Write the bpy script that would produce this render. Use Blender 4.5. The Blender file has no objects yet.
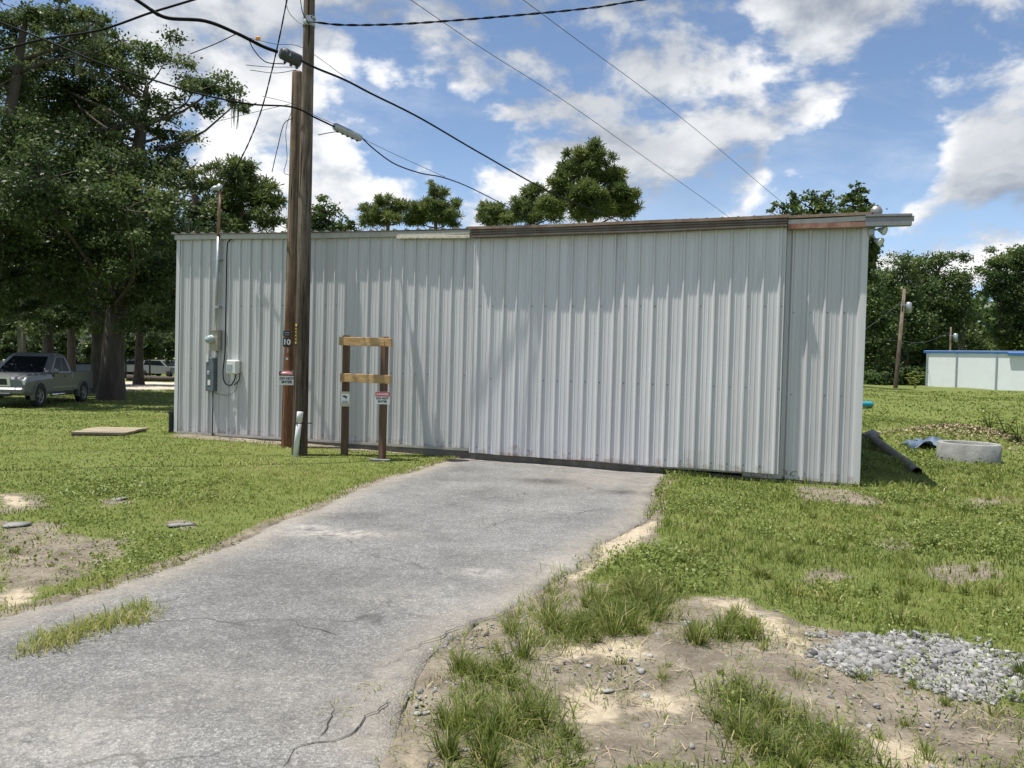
import bpy, math, random
import numpy as np
from mathutils import Vector, Matrix, geometry

random.seed(7)
RNG = np.random.default_rng(11)
scene = bpy.context.scene
COL = scene.collection

# ------------------------------------------------------------------ camera
CAM_H, PITCH, ROLL, FPX = 1.6, math.radians(1.32), math.radians(1.5), 780.0
_F = np.array([0, math.cos(PITCH), -math.sin(PITCH)])
_R0 = np.array([1.0, 0, 0]); _U0 = np.array([0, math.sin(PITCH), math.cos(PITCH)])
_R = _R0 * math.cos(ROLL) + _U0 * math.sin(ROLL)
_U = _U0 * math.cos(ROLL) - _R0 * math.sin(ROLL)
CAM = np.array([0, 0, CAM_H])
cam_data = bpy.data.cameras.new("camera")
cam_data.sensor_width = 36.0
cam_data.lens = FPX / 1024.0 * 36.0
cam_data.clip_start, cam_data.clip_end = 0.05, 6000.0
cam = bpy.data.objects.new("camera", cam_data)
COL.objects.link(cam)
cam.matrix_world = Matrix(((_R[0], _U[0], -_F[0], 0), (_R[1], _U[1], -_F[1], 0), (_R[2], _U[2], -_F[2], CAM_H), (0, 0, 0, 1)))
scene.camera = cam

def ray(px, py):
    return _F + _R * ((px - 512) / FPX) + _U * ((384 - py) / FPX)
def at(px, py, d):
    """point seen in the photo at px,py, at depth d (metres along the view)"""
    return CAM + ray(px, py) * d
def smooth(a, b, x):
    t = np.clip((np.asarray(x, float) - a) / (b - a), 0, 1)
    return t * t * (3 - 2 * t)

# ------------------------------------------------------------------ terrain height
def vnoise(x, y, seed=0):
    x = np.asarray(x, float); y = np.asarray(y, float)
    xi = np.floor(x).astype(np.int64); yi = np.floor(y).astype(np.int64)
    xf = x - xi; yf = y - yi
    def h(a, b):
        n = (a * 374761393 + b * 668265263 + seed * 974711) & 0x7fffffff
        n = ((n ^ (n >> 13)) * 1274126177) & 0x7fffffff
        n = n ^ (n >> 16)
        return (n & 0xffff) / 65535.0
    u = xf * xf * (3 - 2 * xf); v = yf * yf * (3 - 2 * yf)
    return (h(xi, yi) * (1 - u) + h(xi + 1, yi) * u) * (1 - v) + (h(xi, yi + 1) * (1 - u) + h(xi + 1, yi + 1) * u) * v
def fbm(x, y, seed=0, octv=4):
    s = 0; a = 0.5; t = 0
    for k in range(octv):
        s = s + a * vnoise(x * 2 ** k, y * 2 ** k, seed + k); t += a; a *= 0.5
    return s / t

def terrain(x, y):
    x = np.asarray(x, float); y = np.asarray(y, float)
    b = x / np.maximum(np.abs(y), 0.5)
    front = smooth(2, 6, y)
    z = 0.85 * smooth(14, 40, y) * smooth(0.15, 0.36, b)
    z = z - 0.25 * smooth(17, 27, y) * smooth(-0.08, -0.4, b)
    z = z + 0.12 * np.exp(-((x + 6) ** 2 / 16 + (y - 14.6) ** 2 / 9))
    z = z + 0.46 * np.exp(-((x - 10.2) ** 2 / 3.0 + (y - 17.5) ** 2 / 1.0))      # mound behind the concrete ring
    z = z + 0.20 * np.exp(-((x - 6.0) ** 2 / 0.5 + (y - 13.6) ** 2 / 1.6))        # earth bank beside the shed
    z = z + 0.30 * (fbm(x * .45 + 3, y * .45, 15, 3) - .5) * smooth(14, 19, y) * smooth(.3, .45, b)
    z = z + 0.05 * np.exp(-((x - 2.6) ** 2 / 1.4 + (y - 4.6) ** 2 / 0.25))         # gravel pile
    z = z + 0.05 * front * (fbm(x * 0.55, y * 0.55, 5, 3) - 0.5) * smooth(0.3, 2.0, np.abs(x + 1.2 - 0.05 * y))
    z = z + 0.25 * (fbm(x * 0.13, y * 0.13, 9, 3) - 0.5) * smooth(16, 30, y)
    return z
def ground(px, py):
    """where the line of sight through px,py meets the ground"""
    r = ray(px, py); t = CAM_H / max(1e-3, -r[2])
    lo, hi = 0.5, 400.0
    last = 0.5
    for t in np.geomspace(1.0, 400.0, 900):
        p = CAM + r * t
        if p[2] < terrain(p[0], p[1]):
            lo, hi = last, t
            break
        last = t
    else:
        return CAM + r * 400
    for _ in range(30):
        m = (lo + hi) / 2; p = CAM + r * m
        if p[2] < terrain(p[0], p[1]): hi = m
        else: lo = m
    return CAM + r * hi
def gz(x, y): return float(terrain(x, y))

# ------------------------------------------------------------------ building frame (front wall line)
def flat(px, py, z):
    r = ray(px, py); t = (z - CAM_H) / r[2]
    return CAM + r * t
_PR = flat(858.5, 487, 0.0); _PL = flat(175.5, 433, 0.12)
WU = (_PR - _PL); WU[2] = 0; WLEN = float(np.linalg.norm(WU)); WU = WU / WLEN
WN = np.array([-WU[1], WU[0], 0])          # into the building
W0 = np.array([_PL[0], _PL[1], 0.0])
WROT = math.atan2(WU[1], WU[0])
def onwall(px, py, off=0.0):
    """building-local (x, z) of a pixel on the plane at local y = off"""
    r = ray(px, py); o = W0 + WN * off
    t = np.dot(o - CAM, WN) / np.dot(r, WN)
    p = CAM + r * t
    return float(np.dot(p - W0, WU)), float(p[2])
def wl(x, y, z): return W0 + WU * x + WN * y + np.array([0, 0, z])

# ------------------------------------------------------------------ sky, sun, exposure
to_sun = -WU * 0.965 - WN * 0.52 + np.array([0, 0, 3.85])
to_sun = to_sun / np.linalg.norm(to_sun)
SUN_EL = math.asin(to_sun[2]); SUN_AZ = math.atan2(to_sun[0], to_sun[1])
sl = bpy.data.lights.new("sun", 'SUN'); sl.energy = 5.0; sl.angle = math.radians(0.5); sl.color = (1.0, 0.955, 0.88)
so = bpy.data.objects.new("sun", sl); COL.objects.link(so)
so.rotation_euler = Vector(tuple(to_sun)).to_track_quat('Z', 'Y').to_euler()
so.location = (-10, -5, 40)

world = bpy.data.worlds.new("World"); scene.world = world; world.use_nodes = True
def build_world():
    nt = world.node_tree; nt.nodes.clear(); N = nt.nodes; L = nt.links
    def node(t, **k):
        n = N.new(t)
        for a, b in k.items(): setattr(n, a, b)
        return n
    def val(x):
        return x
    def math_(op, a, b=None, c=None, clamp=False):
        n = node('ShaderNodeMath', operation=op); n.use_clamp = clamp
        for i, v in enumerate((a, b, c)):
            if v is None: continue
            if isinstance(v, (int, float)): n.inputs[i].default_value = v
            else: L.new(v, n.inputs[i])
        return n.outputs[0]
    def sstep(v, a, b, lo=0.0, hi=1.0):
        n = node('ShaderNodeMapRange', interpolation_type='SMOOTHSTEP')
        L.new(v, n.inputs[0])
        for i, q in zip((1, 2, 3, 4), (a, b, lo, hi)): n.inputs[i].default_value = q
        return n.outputs[0]
    out = node('ShaderNodeOutputWorld')
    sky = node('ShaderNodeTexSky', sky_type='NISHITA')
    sky.sun_disc = False; sky.sun_elevation = SUN_EL; sky.sun_rotation = SUN_AZ
    sky.air_density = 0.85; sky.dust_density = 0.0; sky.ozone_density = 1.6
    bg = node('ShaderNodeBackground'); bg.inputs['Strength'].default_value = 0.098
    hs = node('ShaderNodeHueSaturation'); hs.inputs['Saturation'].default_value = 0.98
    L.new(sky.outputs[0], hs.inputs['Color'])
    tc = node('ShaderNodeTexCoord'); d = tc.outputs['Generated']
    nrm = node('ShaderNodeVectorMath', operation='NORMALIZE'); L.new(d, nrm.inputs[0]); d = nrm.outputs[0]
    sep = node('ShaderNodeSeparateXYZ'); L.new(d, sep.inputs[0])
    hz = node('ShaderNodeMixRGB'); L.new(sstep(sep.outputs[2], 0.0, 0.30, 0.9, 0.0), hz.inputs[0]); L.new(hs.outputs[0], hz.inputs[1]); hz.inputs[2].default_value = (3.4, 4.9, 7.0, 1)
    L.new(hz.outputs[0], bg.inputs['Color'])
    def noise(vec, scale, detail, rough, off=(0, 0, 0), dist=0.0):
        m = node('ShaderNodeVectorMath', operation='ADD'); L.new(vec, m.inputs[0]); m.inputs[1].default_value = off
        n = node('ShaderNodeTexNoise'); L.new(m.outputs[0], n.inputs['Vector'])
        n.inputs['Scale'].default_value = scale; n.inputs['Detail'].default_value = detail
        n.inputs['Roughness'].default_value = rough; n.inputs['Distortion'].default_value = dist
        return n.outputs[0]
    # large cloud masses where the real sky had them (directions in the world), + / - strength
    blobs = [(430, 40, .22, .30), (560, 110, .20, .30), (680, 165, .17, .32), (650, 20, .26, .34), (850, 20, .26, .62), (1000, 30, .24, .66),
             (800, 100, .12, .22), (740, 150, .11, .18), (1000, 165, .12, .34), (930, 250, .12, .44), (990, 222, .09, .30), (335, 190, .09, .40), (320, 215, .06, .3), (455, 205, .10, .40), (380, 60, .12, .22), (500, 60, .16, .2),
             (240, 130, .13, .30), (215, 30, .16, .30), (150, 20, .14, .2), (700, 205, .10, .34), (330, 30, .10, .22), (270, 190, .10, .25), (590, 130, .12, .2),
             (420, 140, .11, -.46), (350, 120, .11, -.46), (480, 172, .08, -.34), (395, 105, .07, -.2), (870, 150, .11, -.62), (900, 195, .11, -.62), (810, 195, .10, -.46), (855, 105, .06, -.3), (945, 120, .06, -.25),
             (640, 32, .04, -.20), (740, 22, .05, -.26), (660, 95, .05, -.16), (225, 70, .05, -.25), (978, 285, .05, -.2), (960, 255, .07, .2), (890, 255, .08, .3), (360, 175, .05, .2), (700, 130, .10, .15), (560, 190, .05, -.2), (60, 60, .12, -.25), (70, 160, .1, -.2)]
    acc = None
    warp = node('ShaderNodeVectorMath', operation='SCALE')
    wn = node('ShaderNodeTexNoise'); L.new(d, wn.inputs['Vector']); wn.inputs['Scale'].default_value = 7.0; wn.inputs['Detail'].default_value = 5.0
    wsub = node('ShaderNodeVectorMath', operation='SUBTRACT'); L.new(wn.outputs[1], wsub.inputs[0]); wsub.inputs[1].default_value = (.5, .5, .5)
    L.new(wsub.outputs[0], warp.inputs[0]); warp.inputs['Scale'].default_value = 0.20
    wd = node('ShaderNodeVectorMath', operation='ADD'); L.new(d, wd.inputs[0]); L.new(warp.outputs[0], wd.inputs[1])
    for (px, py, r, a) in blobs:
        c = ray(px, py); c = c / np.linalg.norm(c)
        n = node('ShaderNodeVectorMath', operation='DISTANCE'); L.new(wd.outputs[0], n.inputs[0]); n.inputs[1].default_value = tuple(c)
        s = sstep(n.outputs['Value'], 0.0, r * 1.25, a * (.72 if a > 0 else 1.05), 0.0)
        acc = s if acc is None else math_('ADD', acc, s)
    bias = math_('MINIMUM', math_('MAXIMUM', acc, -0.55), 0.30)
    # billows: two noises in direction space, flattened vertically so that clouds lie in layers
    st = node('ShaderNodeVectorMath', operation='MULTIPLY'); L.new(d, st.inputs[0]); st.inputs[1].default_value = (1.0, 1.0, 1.7)
    D = st.outputs[0]
    n1 = noise(D, 6.0, 10.0, 0.58, dist=0.15)
    n2 = noise(D, 6.0, 10.0, 0.58, off=(-0.03, 0.0, 0.062), dist=0.15)
    n3 = noise(D, 3.6, 6.0, 0.55, off=(3.1, 7.7, 2.0))
    v = math_('ADD', math_('MULTIPLY', math_('SUBTRACT', n1, 0.5), 3.3), bias)
    v = math_('ADD', v, sstep(sep.outputs[2], 0.05, 0.22, 0.16, 0.02))
    cover = sstep(v, -0.05, 0.34)
    wisp = math_('MULTIPLY', sstep(noise(D, 3.4, 9.0, 0.66, off=(9.0, 1.0, 0.0), dist=0.7), 0.44, 0.78), 0.45)
    cover = math_('MAXIMUM', cover, wisp)
    grey = math_('ADD', math_('MULTIPLY', math_('MINIMUM', acc, 0.5), 0.85), math_('MULTIPLY', math_('SUBTRACT', n3, 0.5), 2.3))
    # the tops overhead are seen from below, so the higher clouds show more of their grey bases
    grey = math_('ADD', grey, math_('MULTIPLY', math_('SUBTRACT', sep.outputs[2], 0.27), 1.5))
    thick = sstep(grey, 0.10, 0.80)
    lump = sstep(math_('SUBTRACT', n1, n2), -0.14, 0.12)
    col = node('ShaderNodeMixRGB'); L.new(thick, col.inputs[0])
    col.inputs[1].default_value = (1.0, 1.0, 1.0, 1); col.inputs[2].default_value = (0.58, 0.61, 0.655, 1)
    col2 = node('ShaderNodeMixRGB', blend_type='MULTIPLY'); col2.inputs[0].default_value = 1.0
    sh = node('ShaderNodeMixRGB'); L.new(lump, sh.inputs[0]); sh.inputs[1].default_value = (0.50, 0.55, 0.63, 1); sh.inputs[2].default_value = (1, 1, 1, 1)
    L.new(col.outputs[0], col2.inputs[1]); L.new(sh.outputs[0], col2.inputs[2])
    bgc = node('ShaderNodeBackground'); L.new(col2.outputs[0], bgc.inputs['Color']); bgc.inputs['Strength'].default_value = 0.72
    mx = node('ShaderNodeMixShader'); L.new(cover, mx.inputs[0]); L.new(bg.outputs[0], mx.inputs[1]); L.new(bgc.outputs[0], mx.inputs[2])
    L.new(mx.outputs[0], out.inputs['Surface'])
build_world()
scene.view_settings.view_transform = 'Standard'; scene.view_settings.look = 'None'
scene.view_settings.exposure = 0.63; scene.view_settings.gamma = 1.0; scene.view_settings.use_curve_mapping = False
scene.render.engine = 'CYCLES'
scene.cycles.use_denoising = True
scene.cycles.max_bounces = 8; scene.cycles.transparent_max_bounces = 8
scene.cycles.sample_clamp_indirect = 6.0

# ------------------------------------------------------------------ materials
def mat(name, base=(.5, .5, .5), rough=.6, metal=0.0, var=0.0, scale=3.0, col2=None, spec=0.5, bump=0.0, bscale=30.0, streak=None, attr=None, ramp=None, transl=0.0, dirt=None, gstretch=None):
    m = bpy.data.materials.new(name); m.use_nodes = True
    nt = m.node_tree; N = nt.nodes; L = nt.links
    p = N['Principled BSDF']; p.inputs['Roughness'].default_value = rough; p.inputs['Metallic'].default_value = metal
    p.inputs['Specular IOR Level'].default_value = spec
    geo = N.new('ShaderNodeTexCoord'); vec = geo.outputs['Object']
    if gstretch:
        mp = N.new('ShaderNodeMapping'); mp.inputs['Scale'].default_value = gstretch; L.new(vec, mp.inputs[0]); vec = mp.outputs[0]
    cur = None
    if attr:
        a = N.new('ShaderNodeAttribute'); a.attribute_name = attr
        r = N.new('ShaderNodeValToRGB'); L.new(a.outputs['Fac'], r.inputs[0])
        el = r.color_ramp.elements
        while len(el) < len(ramp): el.new(0.5)
        for e, (pos, c) in zip(el, ramp): e.position = pos; e.color = (*c, 1)
        cur = r.outputs[0]
    if col2 is None and var > 0: col2 = tuple(c * (1 - var) for c in base)
    if col2 is not None and not attr:
        n = N.new('ShaderNodeTexNoise'); n.inputs['Scale'].default_value = scale; n.inputs['Detail'].default_value = 6; n.inputs['Roughness'].default_value = .65
        L.new(vec, n.inputs['Vector'])
        r = N.new('ShaderNodeValToRGB'); L.new(n.outputs[0], r.inputs[0])
        r.color_ramp.elements[0].position = .36; r.color_ramp.elements[1].position = .66
        r.color_ramp.elements[0].color = (*base, 1); r.color_ramp.elements[1].color = (*col2, 1)
        cur = r.outputs[0]
    if cur is None: p.inputs['Base Color'].default_value = (*base, 1)
    else: L.new(cur, p.inputs['Base Color'])
    if bump > 0:
        n = N.new('ShaderNodeTexNoise'); n.inputs['Scale'].default_value = bscale; n.inputs['Detail'].default_value = 5
        L.new(vec, n.inputs['Vector'])
        b = N.new('ShaderNodeBump'); b.inputs['Strength'].default_value = bump; b.inputs['Distance'].default_value = .02
        L.new(n.outputs[0], b.inputs['Height']); L.new(b.outputs[0], p.inputs['Normal'])
    if transl > 0:
        t = N.new('ShaderNodeBsdfTranslucent')
        if cur is None: t.inputs['Color'].default_value = (*base, 1)
        else: L.new(cur, t.inputs['Color'])
        mx = N.new('ShaderNodeMixShader'); mx.inputs[0].default_value = transl
        L.new(p.outputs[0], mx.inputs[1]); L.new(t.outputs[0], mx.inputs[2])
        L.new(mx.outputs[0], N['Material Output'].inputs['Surface'])
    return m

M = {}
M['bark'] = mat('bark', (.085, .068, .053), .9, col2=(.038, .030, .024), scale=5, bump=.8, bscale=9, gstretch=(1, 1, .25))
M['pine_bark'] = mat('pine_bark', (.17, .11, .075), .9, col2=(.08, .055, .04), scale=4, bump=.7, bscale=8, gstretch=(1, 1, .3))
LEAF = [(0.0, (.030, .050, .017)), (.35, (.062, .096, .030)), (.7, (.105, .145, .044)), (1.0, (.18, .20, .08))]
M['oak_leaf'] = mat('oak_leaf', rough=.5, attr='rnd', ramp=LEAF, transl=.42, spec=.35)
M['broad_leaf'] = mat('broad_leaf', rough=.5, attr='rnd', ramp=[(0, (.034, .060, .017)), (.4, (.064, .108, .026)), (.75, (.105, .155, .038)), (1, (.17, .20, .06))], transl=.3, spec=.35)
M['needle'] = mat('needle', rough=.55, attr='rnd', ramp=[(0, (.045, .068, .022)), (.5, (.105, .145, .040)), (1, (.19, .22, .07))], transl=.38, spec=.3)
M['moss'] = mat('moss', (.17, .18, .14), .95, col2=(.10, .11, .08), scale=2, transl=.2)
M['grass'] = mat('grass', rough=.55, attr='rnd', ramp=[(0, (.10, .13, .028)), (.35, (.165, .215, .043)), (.65, (.25, .292, .066)), (.85, (.36, .35, .115)), (1, (.50, .43, .23))], transl=.45, spec=.3)
M['weed'] = mat('weed', rough=.5, attr='rnd', ramp=[(0, (.09, .125, .028)), (.5, (.165, .215, .047)), (1, (.26, .28, .08))], transl=.3, spec=.3)
M['pole_wood'] = mat('pole_wood', (.165, .140, .112), .9, col2=(.050, .040, .031), scale=26, bump=1.0, bscale=40, gstretch=(1, 1, .035), spec=.2)
M['pole_brown'] = mat('pole_brown', (.25, .145, .085), .9, col2=(.075, .042, .026), scale=24, bump=1.0, bscale=40, gstretch=(1, 1, .05), spec=.2)
M['treated_post'] = mat('treated_post', (.15, .088, .05), .8, col2=(.085, .05, .03), scale=9, bump=.4, bscale=20, gstretch=(1, 1, .08))
M['new_board'] = mat('new_board', (.47, .31, .145), .7, col2=(.33, .19, .075), scale=7, bump=.3, bscale=20, gstretch=(.12, 1, 1))
M['cable'] = mat('cable', (.007, .007, .008), .75, spec=.15)
M['grey_wire'] = mat('grey_wire', (.07, .075, .08), .6, metal=.2)
M['white_plastic'] = mat('white_plastic', (.68, .69, .67), .45, var=.15, scale=8)
M['grey_plastic'] = mat('grey_plastic', (.045, .05, .055), .5, var=.25, scale=10)
M['meter_box'] = mat('meter_box', (.42, .39, .30), .5, metal=.2, var=.25, scale=9)
M['breaker'] = mat('breaker', (.125, .15, .165), .5, metal=.1, var=.2, scale=9)
M['conduit'] = mat('conduit', (.42, .45, .47), .45, metal=.6, var=.2, scale=9)
M['rusty_pipe'] = mat('rusty_pipe', (.22, .11, .065), .8, col2=(.30, .20, .15), scale=12)
M['glass_dome'] = mat('glass_dome', (.30, .36, .36), .08, spec=.8)
M['sign_white'] = mat('sign_white', (.78, .78, .76), .4)
M['sign_red'] = mat('sign_red', (.62, .045, .07), .4)
M['sign_black'] = mat('sign_black', (.015, .015, .017), .45)
M['sign_tan'] = mat('sign_tan', (.52, .47, .33), .5)
M['sign_blue'] = mat('sign_blue', (.05, .09, .22), .5)
M['sign_yellow'] = mat('sign_yellow', (.62, .47, .05), .5)
M['orange'] = mat('orange', (.75, .28, .03), .5)
M['concrete'] = mat('concrete', (.27, .275, .265), .9, col2=(.17, .175, .165), scale=4, bump=.4, bscale=30)
M['old_concrete'] = mat('old_concrete', (.20, .185, .155), .95, col2=(.10, .092, .08), scale=3, bump=.5, bscale=25)
M['pale_plank'] = mat('pale_plank', (.31, .26, .18), .85, col2=(.20, .165, .11), scale=6, gstretch=(.2, 1, 1))
M['tarp'] = mat('tarp', (.035, .065, .13), .6, col2=(.09, .13, .18), scale=7)
M['teal'] = mat('teal', (.02, .27, .36), .45)
M['glass_dark'] = mat('glass_dark', (.008, .010, .012), .3, spec=.1)
M['rubber'] = mat('rubber', (.018, .018, .018), .8)
M['silver_paint'] = mat('silver_paint', (.165, .17, .175), .32, metal=.4, var=.05)
M['chrome'] = mat('chrome', (.65, .66, .67), .18, metal=1.0)
M['alloy'] = mat('alloy', (.35, .36, .37), .35, metal=.8)
M['lamp_glass'] = mat('lamp_glass', (.62, .64, .64), .12, spec=.8)
M['red_glass'] = mat('red_glass', (.28, .015, .012), .2)
M['black_trim'] = mat('black_trim', (.02, .02, .021), .6)
M['white_paint'] = mat('white_paint', (.72, .73, .73), .5, var=.08, scale=2)
M['storage_wall'] = mat('storage_wall', (.74, .78, .79), .5, var=.06, scale=1.5)
M['blue_metal'] = mat('blue_metal', (.03, .13, .38), .4)
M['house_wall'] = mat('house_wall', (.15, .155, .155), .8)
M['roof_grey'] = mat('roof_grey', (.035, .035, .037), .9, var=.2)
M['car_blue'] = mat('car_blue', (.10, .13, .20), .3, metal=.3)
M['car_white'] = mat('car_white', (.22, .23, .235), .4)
M['tree_grey'] = mat('tree_grey', (.24, .21, .17), .9, col2=(.15, .13, .10), scale=3, bump=.5, bscale=8)
M['stone'] = mat('stone', rough=.9, attr='rnd', ramp=[(0, (.07, .068, .066)), (.3, (.17, .168, .165)), (.7, (.26, .258, .25)), (1, (.36, .355, .34))])
M['straw'] = mat('straw', rough=.9, attr='rnd', ramp=[(0, (.13, .10, .06)), (.5, (.27, .215, .135)), (1, (.40, .33, .21))])

def pole_mat(name, top, low, zmid, dark=.35):
    m = bpy.data.materials.new(name); m.use_nodes = True
    N = m.node_tree.nodes; L = m.node_tree.links; p = N['Principled BSDF']; p.inputs['Roughness'].default_value = .9; p.inputs['Specular IOR Level'].default_value = .2
    tc = N.new('ShaderNodeTexCoord')
    def ns(sc, scale, det, ro=.65):
        mp = N.new('ShaderNodeMapping'); mp.inputs['Scale'].default_value = sc; L.new(tc.outputs['Object'], mp.inputs[0])
        n = N.new('ShaderNodeTexNoise'); n.inputs['Scale'].default_value = scale; n.inputs['Detail'].default_value = det; n.inputs['Roughness'].default_value = ro; L.new(mp.outputs[0], n.inputs['Vector']); return n.outputs[0]
    def rp(f, a, b, ca, cb):
        r = N.new('ShaderNodeValToRGB'); L.new(f, r.inputs[0]); e = r.color_ramp.elements; e[0].position = a; e[1].position = b; e[0].color = (*ca, 1); e[1].color = (*cb, 1); return r.outputs[0]
    def mul(a, b, f=1.0):
        x = N.new('ShaderNodeMixRGB'); x.blend_type = 'MULTIPLY'; x.inputs[0].default_value = f; L.new(a, x.inputs[1]); L.new(b, x.inputs[2]); return x.outputs[0]
    sp = N.new('ShaderNodeSeparateXYZ'); L.new(tc.outputs['Object'], sp.inputs[0])
    ad = N.new('ShaderNodeMath'); ad.operation = 'MULTIPLY_ADD'; L.new(ns((1, 1, .25), 3, 5), ad.inputs[0]); ad.inputs[1].default_value = 3.0; L.new(sp.outputs[2], ad.inputs[2])
    mr = N.new('ShaderNodeMapRange'); L.new(ad.outputs[0], mr.inputs[0]); mr.inputs[1].default_value = zmid + .6; mr.inputs[2].default_value = zmid + 2.6
    base = N.new('ShaderNodeMixRGB'); L.new(mr.outputs[0], base.inputs[0]); base.inputs[1].default_value = (*low, 1); base.inputs[2].default_value = (*top, 1)
    c = mul(base.outputs[0], rp(ns((1, 1, .05), 22, 8, .7), .35, .68, (dark, dark * .96, dark * .9), (1.25, 1.25, 1.25)))
    # drying checks: long thin dark splits
    c = mul(c, rp(ns((1, 1, .018), 34, 3, .5), .36, .43, (.12, .11, .10), (1, 1, 1)), .9)
    c = mul(c, rp(ns((1, 1, .5), 7, 6, .7), .3, .6, (.62, .60, .57), (1.1, 1.1, 1.1)), .8)
    L.new(c, p.inputs['Base Color'])
    b = N.new('ShaderNodeBump'); b.inputs['Strength'].default_value = 1.0; b.inputs['Distance'].default_value = .012; L.new(ns((1, 1, .03), 34, 6), b.inputs['Height']); L.new(b.outputs[0], p.inputs['Normal'])
    return m
M['pole_wood'] = pole_mat('pole_wood', (.20, .165, .13), (.10, .08, .06), 3.0)
M['pole_brown'] = pole_mat('pole_brown', (.23, .17, .12), (.20, .098, .052), 2.4)
# corrugated sheet of the shed: faded galvanised paint with faint vertical streaks, rusty at the very bottom
def shed_metal(name, base, rusty=0.0, sc=1.0, rustcol=(.20, .085, .04), metal=.25, rough=.42):
    m = bpy.data.materials.new(name); m.use_nodes = True
    N = m.node_tree.nodes; L = m.node_tree.links; p = N['Principled BSDF']
    tc = N.new('ShaderNodeTexCoord')
    mp = N.new('ShaderNodeMapping'); mp.inputs['Scale'].default_value = (9 * sc, 9 * sc, .35 * sc); L.new(tc.outputs['Object'], mp.inputs[0])
    n = N.new('ShaderNodeTexNoise'); n.inputs['Scale'].default_value = 1.0; n.inputs['Detail'].default_value = 7; L.new(mp.outputs[0], n.inputs['Vector'])
    r = N.new('ShaderNodeValToRGB'); L.new(n.outputs[0], r.inputs[0])
    r.color_ramp.elements[0].position = .3; r.color_ramp.elements[0].color = (*[c * .88 for c in base], 1)
    r.color_ramp.elements[1].position = .7; r.color_ramp.elements[1].color = (*[min(1, c * 1.06) for c in base], 1)
    n2 = N.new('ShaderNodeTexNoise'); n2.inputs['Scale'].default_value = 6.0; n2.inputs['Detail'].default_value = 9; n2.inputs['Roughness'].default_value = .7
    L.new(tc.outputs['Object'], n2.inputs['Vector'])
    a = N.new('ShaderNodeAttribute'); a.attribute_name = 'rust'
    ad = N.new('ShaderNodeMath'); ad.operation = 'ADD'; L.new(n2.outputs[0], ad.inputs[0]); L.new(a.outputs['Fac'], ad.inputs[1])
    rr = N.new('ShaderNodeMapRange'); L.new(ad.outputs[0], rr.inputs[0]); rr.inputs[1].default_value = .72 - rusty; rr.inputs[2].default_value = 1.0 - rusty
    pa = N.new('ShaderNodeAttribute'); pa.attribute_name = 'panel'
    pm = N.new('ShaderNodeMixRGB'); pm.blend_type = 'MULTIPLY'; pm.inputs[0].default_value = 1.0
    pr = N.new('ShaderNodeMapRange'); L.new(pa.outputs['Fac'], pr.inputs[0]); pr.inputs[1].default_value = -1; pr.inputs[2].default_value = 1; pr.inputs[3].default_value = .93; pr.inputs[4].default_value = 1.07
    L.new(r.outputs[0], pm.inputs[1]); L.new(pr.outputs[0], pm.inputs[2])
    # mud splash and runs
    mp2 = N.new('ShaderNodeMapping'); mp2.inputs['Scale'].default_value = (14, 14, .8); L.new(tc.outputs['Object'], mp2.inputs[0])
    n3 = N.new('ShaderNodeTexNoise'); n3.inputs['Scale'].default_value = 1.0; n3.inputs['Detail'].default_value = 8; n3.inputs['Roughness'].default_value = .7; L.new(mp2.outputs[0], n3.inputs['Vector'])
    r3 = N.new('ShaderNodeValToRGB'); L.new(n3.outputs[0], r3.inputs[0]); r3.color_ramp.elements[0].position = .28; r3.color_ramp.elements[0].color = (.74, .71, .66, 1); r3.color_ramp.elements[1].position = .44; r3.color_ramp.elements[1].color = (1, 1, 1, 1)
    pm2 = N.new('ShaderNodeMixRGB'); pm2.blend_type = 'MULTIPLY'; pm2.inputs[0].default_value = .55; L.new(pm.outputs[0], pm2.inputs[1]); L.new(r3.outputs[0], pm2.inputs[2])
    mx = N.new('ShaderNodeMixRGB'); L.new(rr.outputs[0], mx.inputs[0]); L.new(pm2.outputs[0], mx.inputs[1]); mx.inputs[2].default_value = (*rustcol, 1)
    L.new(mx.outputs[0], p.inputs['Base Color'])
    p.inputs['Metallic'].default_value = metal; p.inputs['Roughness'].default_value = rough
    return m
M['shed_wall'] = shed_metal('shed_wall', (.58, .575, .575), metal=.12, rustcol=(.25, .16, .10))
M['shed_trim'] = shed_metal('shed_trim', (.42, .40, .36), .02)
M['brown_trim'] = shed_metal('brown_trim', (.27, .195, .135), .30, sc=2, metal=.1, rough=.55, rustcol=(.16, .085, .05))
M['dark_track'] = shed_metal('dark_track', (.16, .135, .115), .26, sc=2, metal=.3, rough=.55, rustcol=(.11, .06, .035))
M['track_metal'] = shed_metal('track_metal', (.26, .255, .25), .14, sc=3, metal=.5)
M['rusty_track'] = shed_metal('rusty_track', (.36, .21, .15), .30, sc=3, rustcol=(.17, .045, .028), metal=.2)
M['cream_track'] = shed_metal('cream_track', (.66, .60, .48), .12, sc=2, rustcol=(.26, .12, .05), metal=.2)
M['roof_metal'] = shed_metal('roof_metal', (.20, .19, .18), .2, metal=.3, rough=.6)

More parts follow.
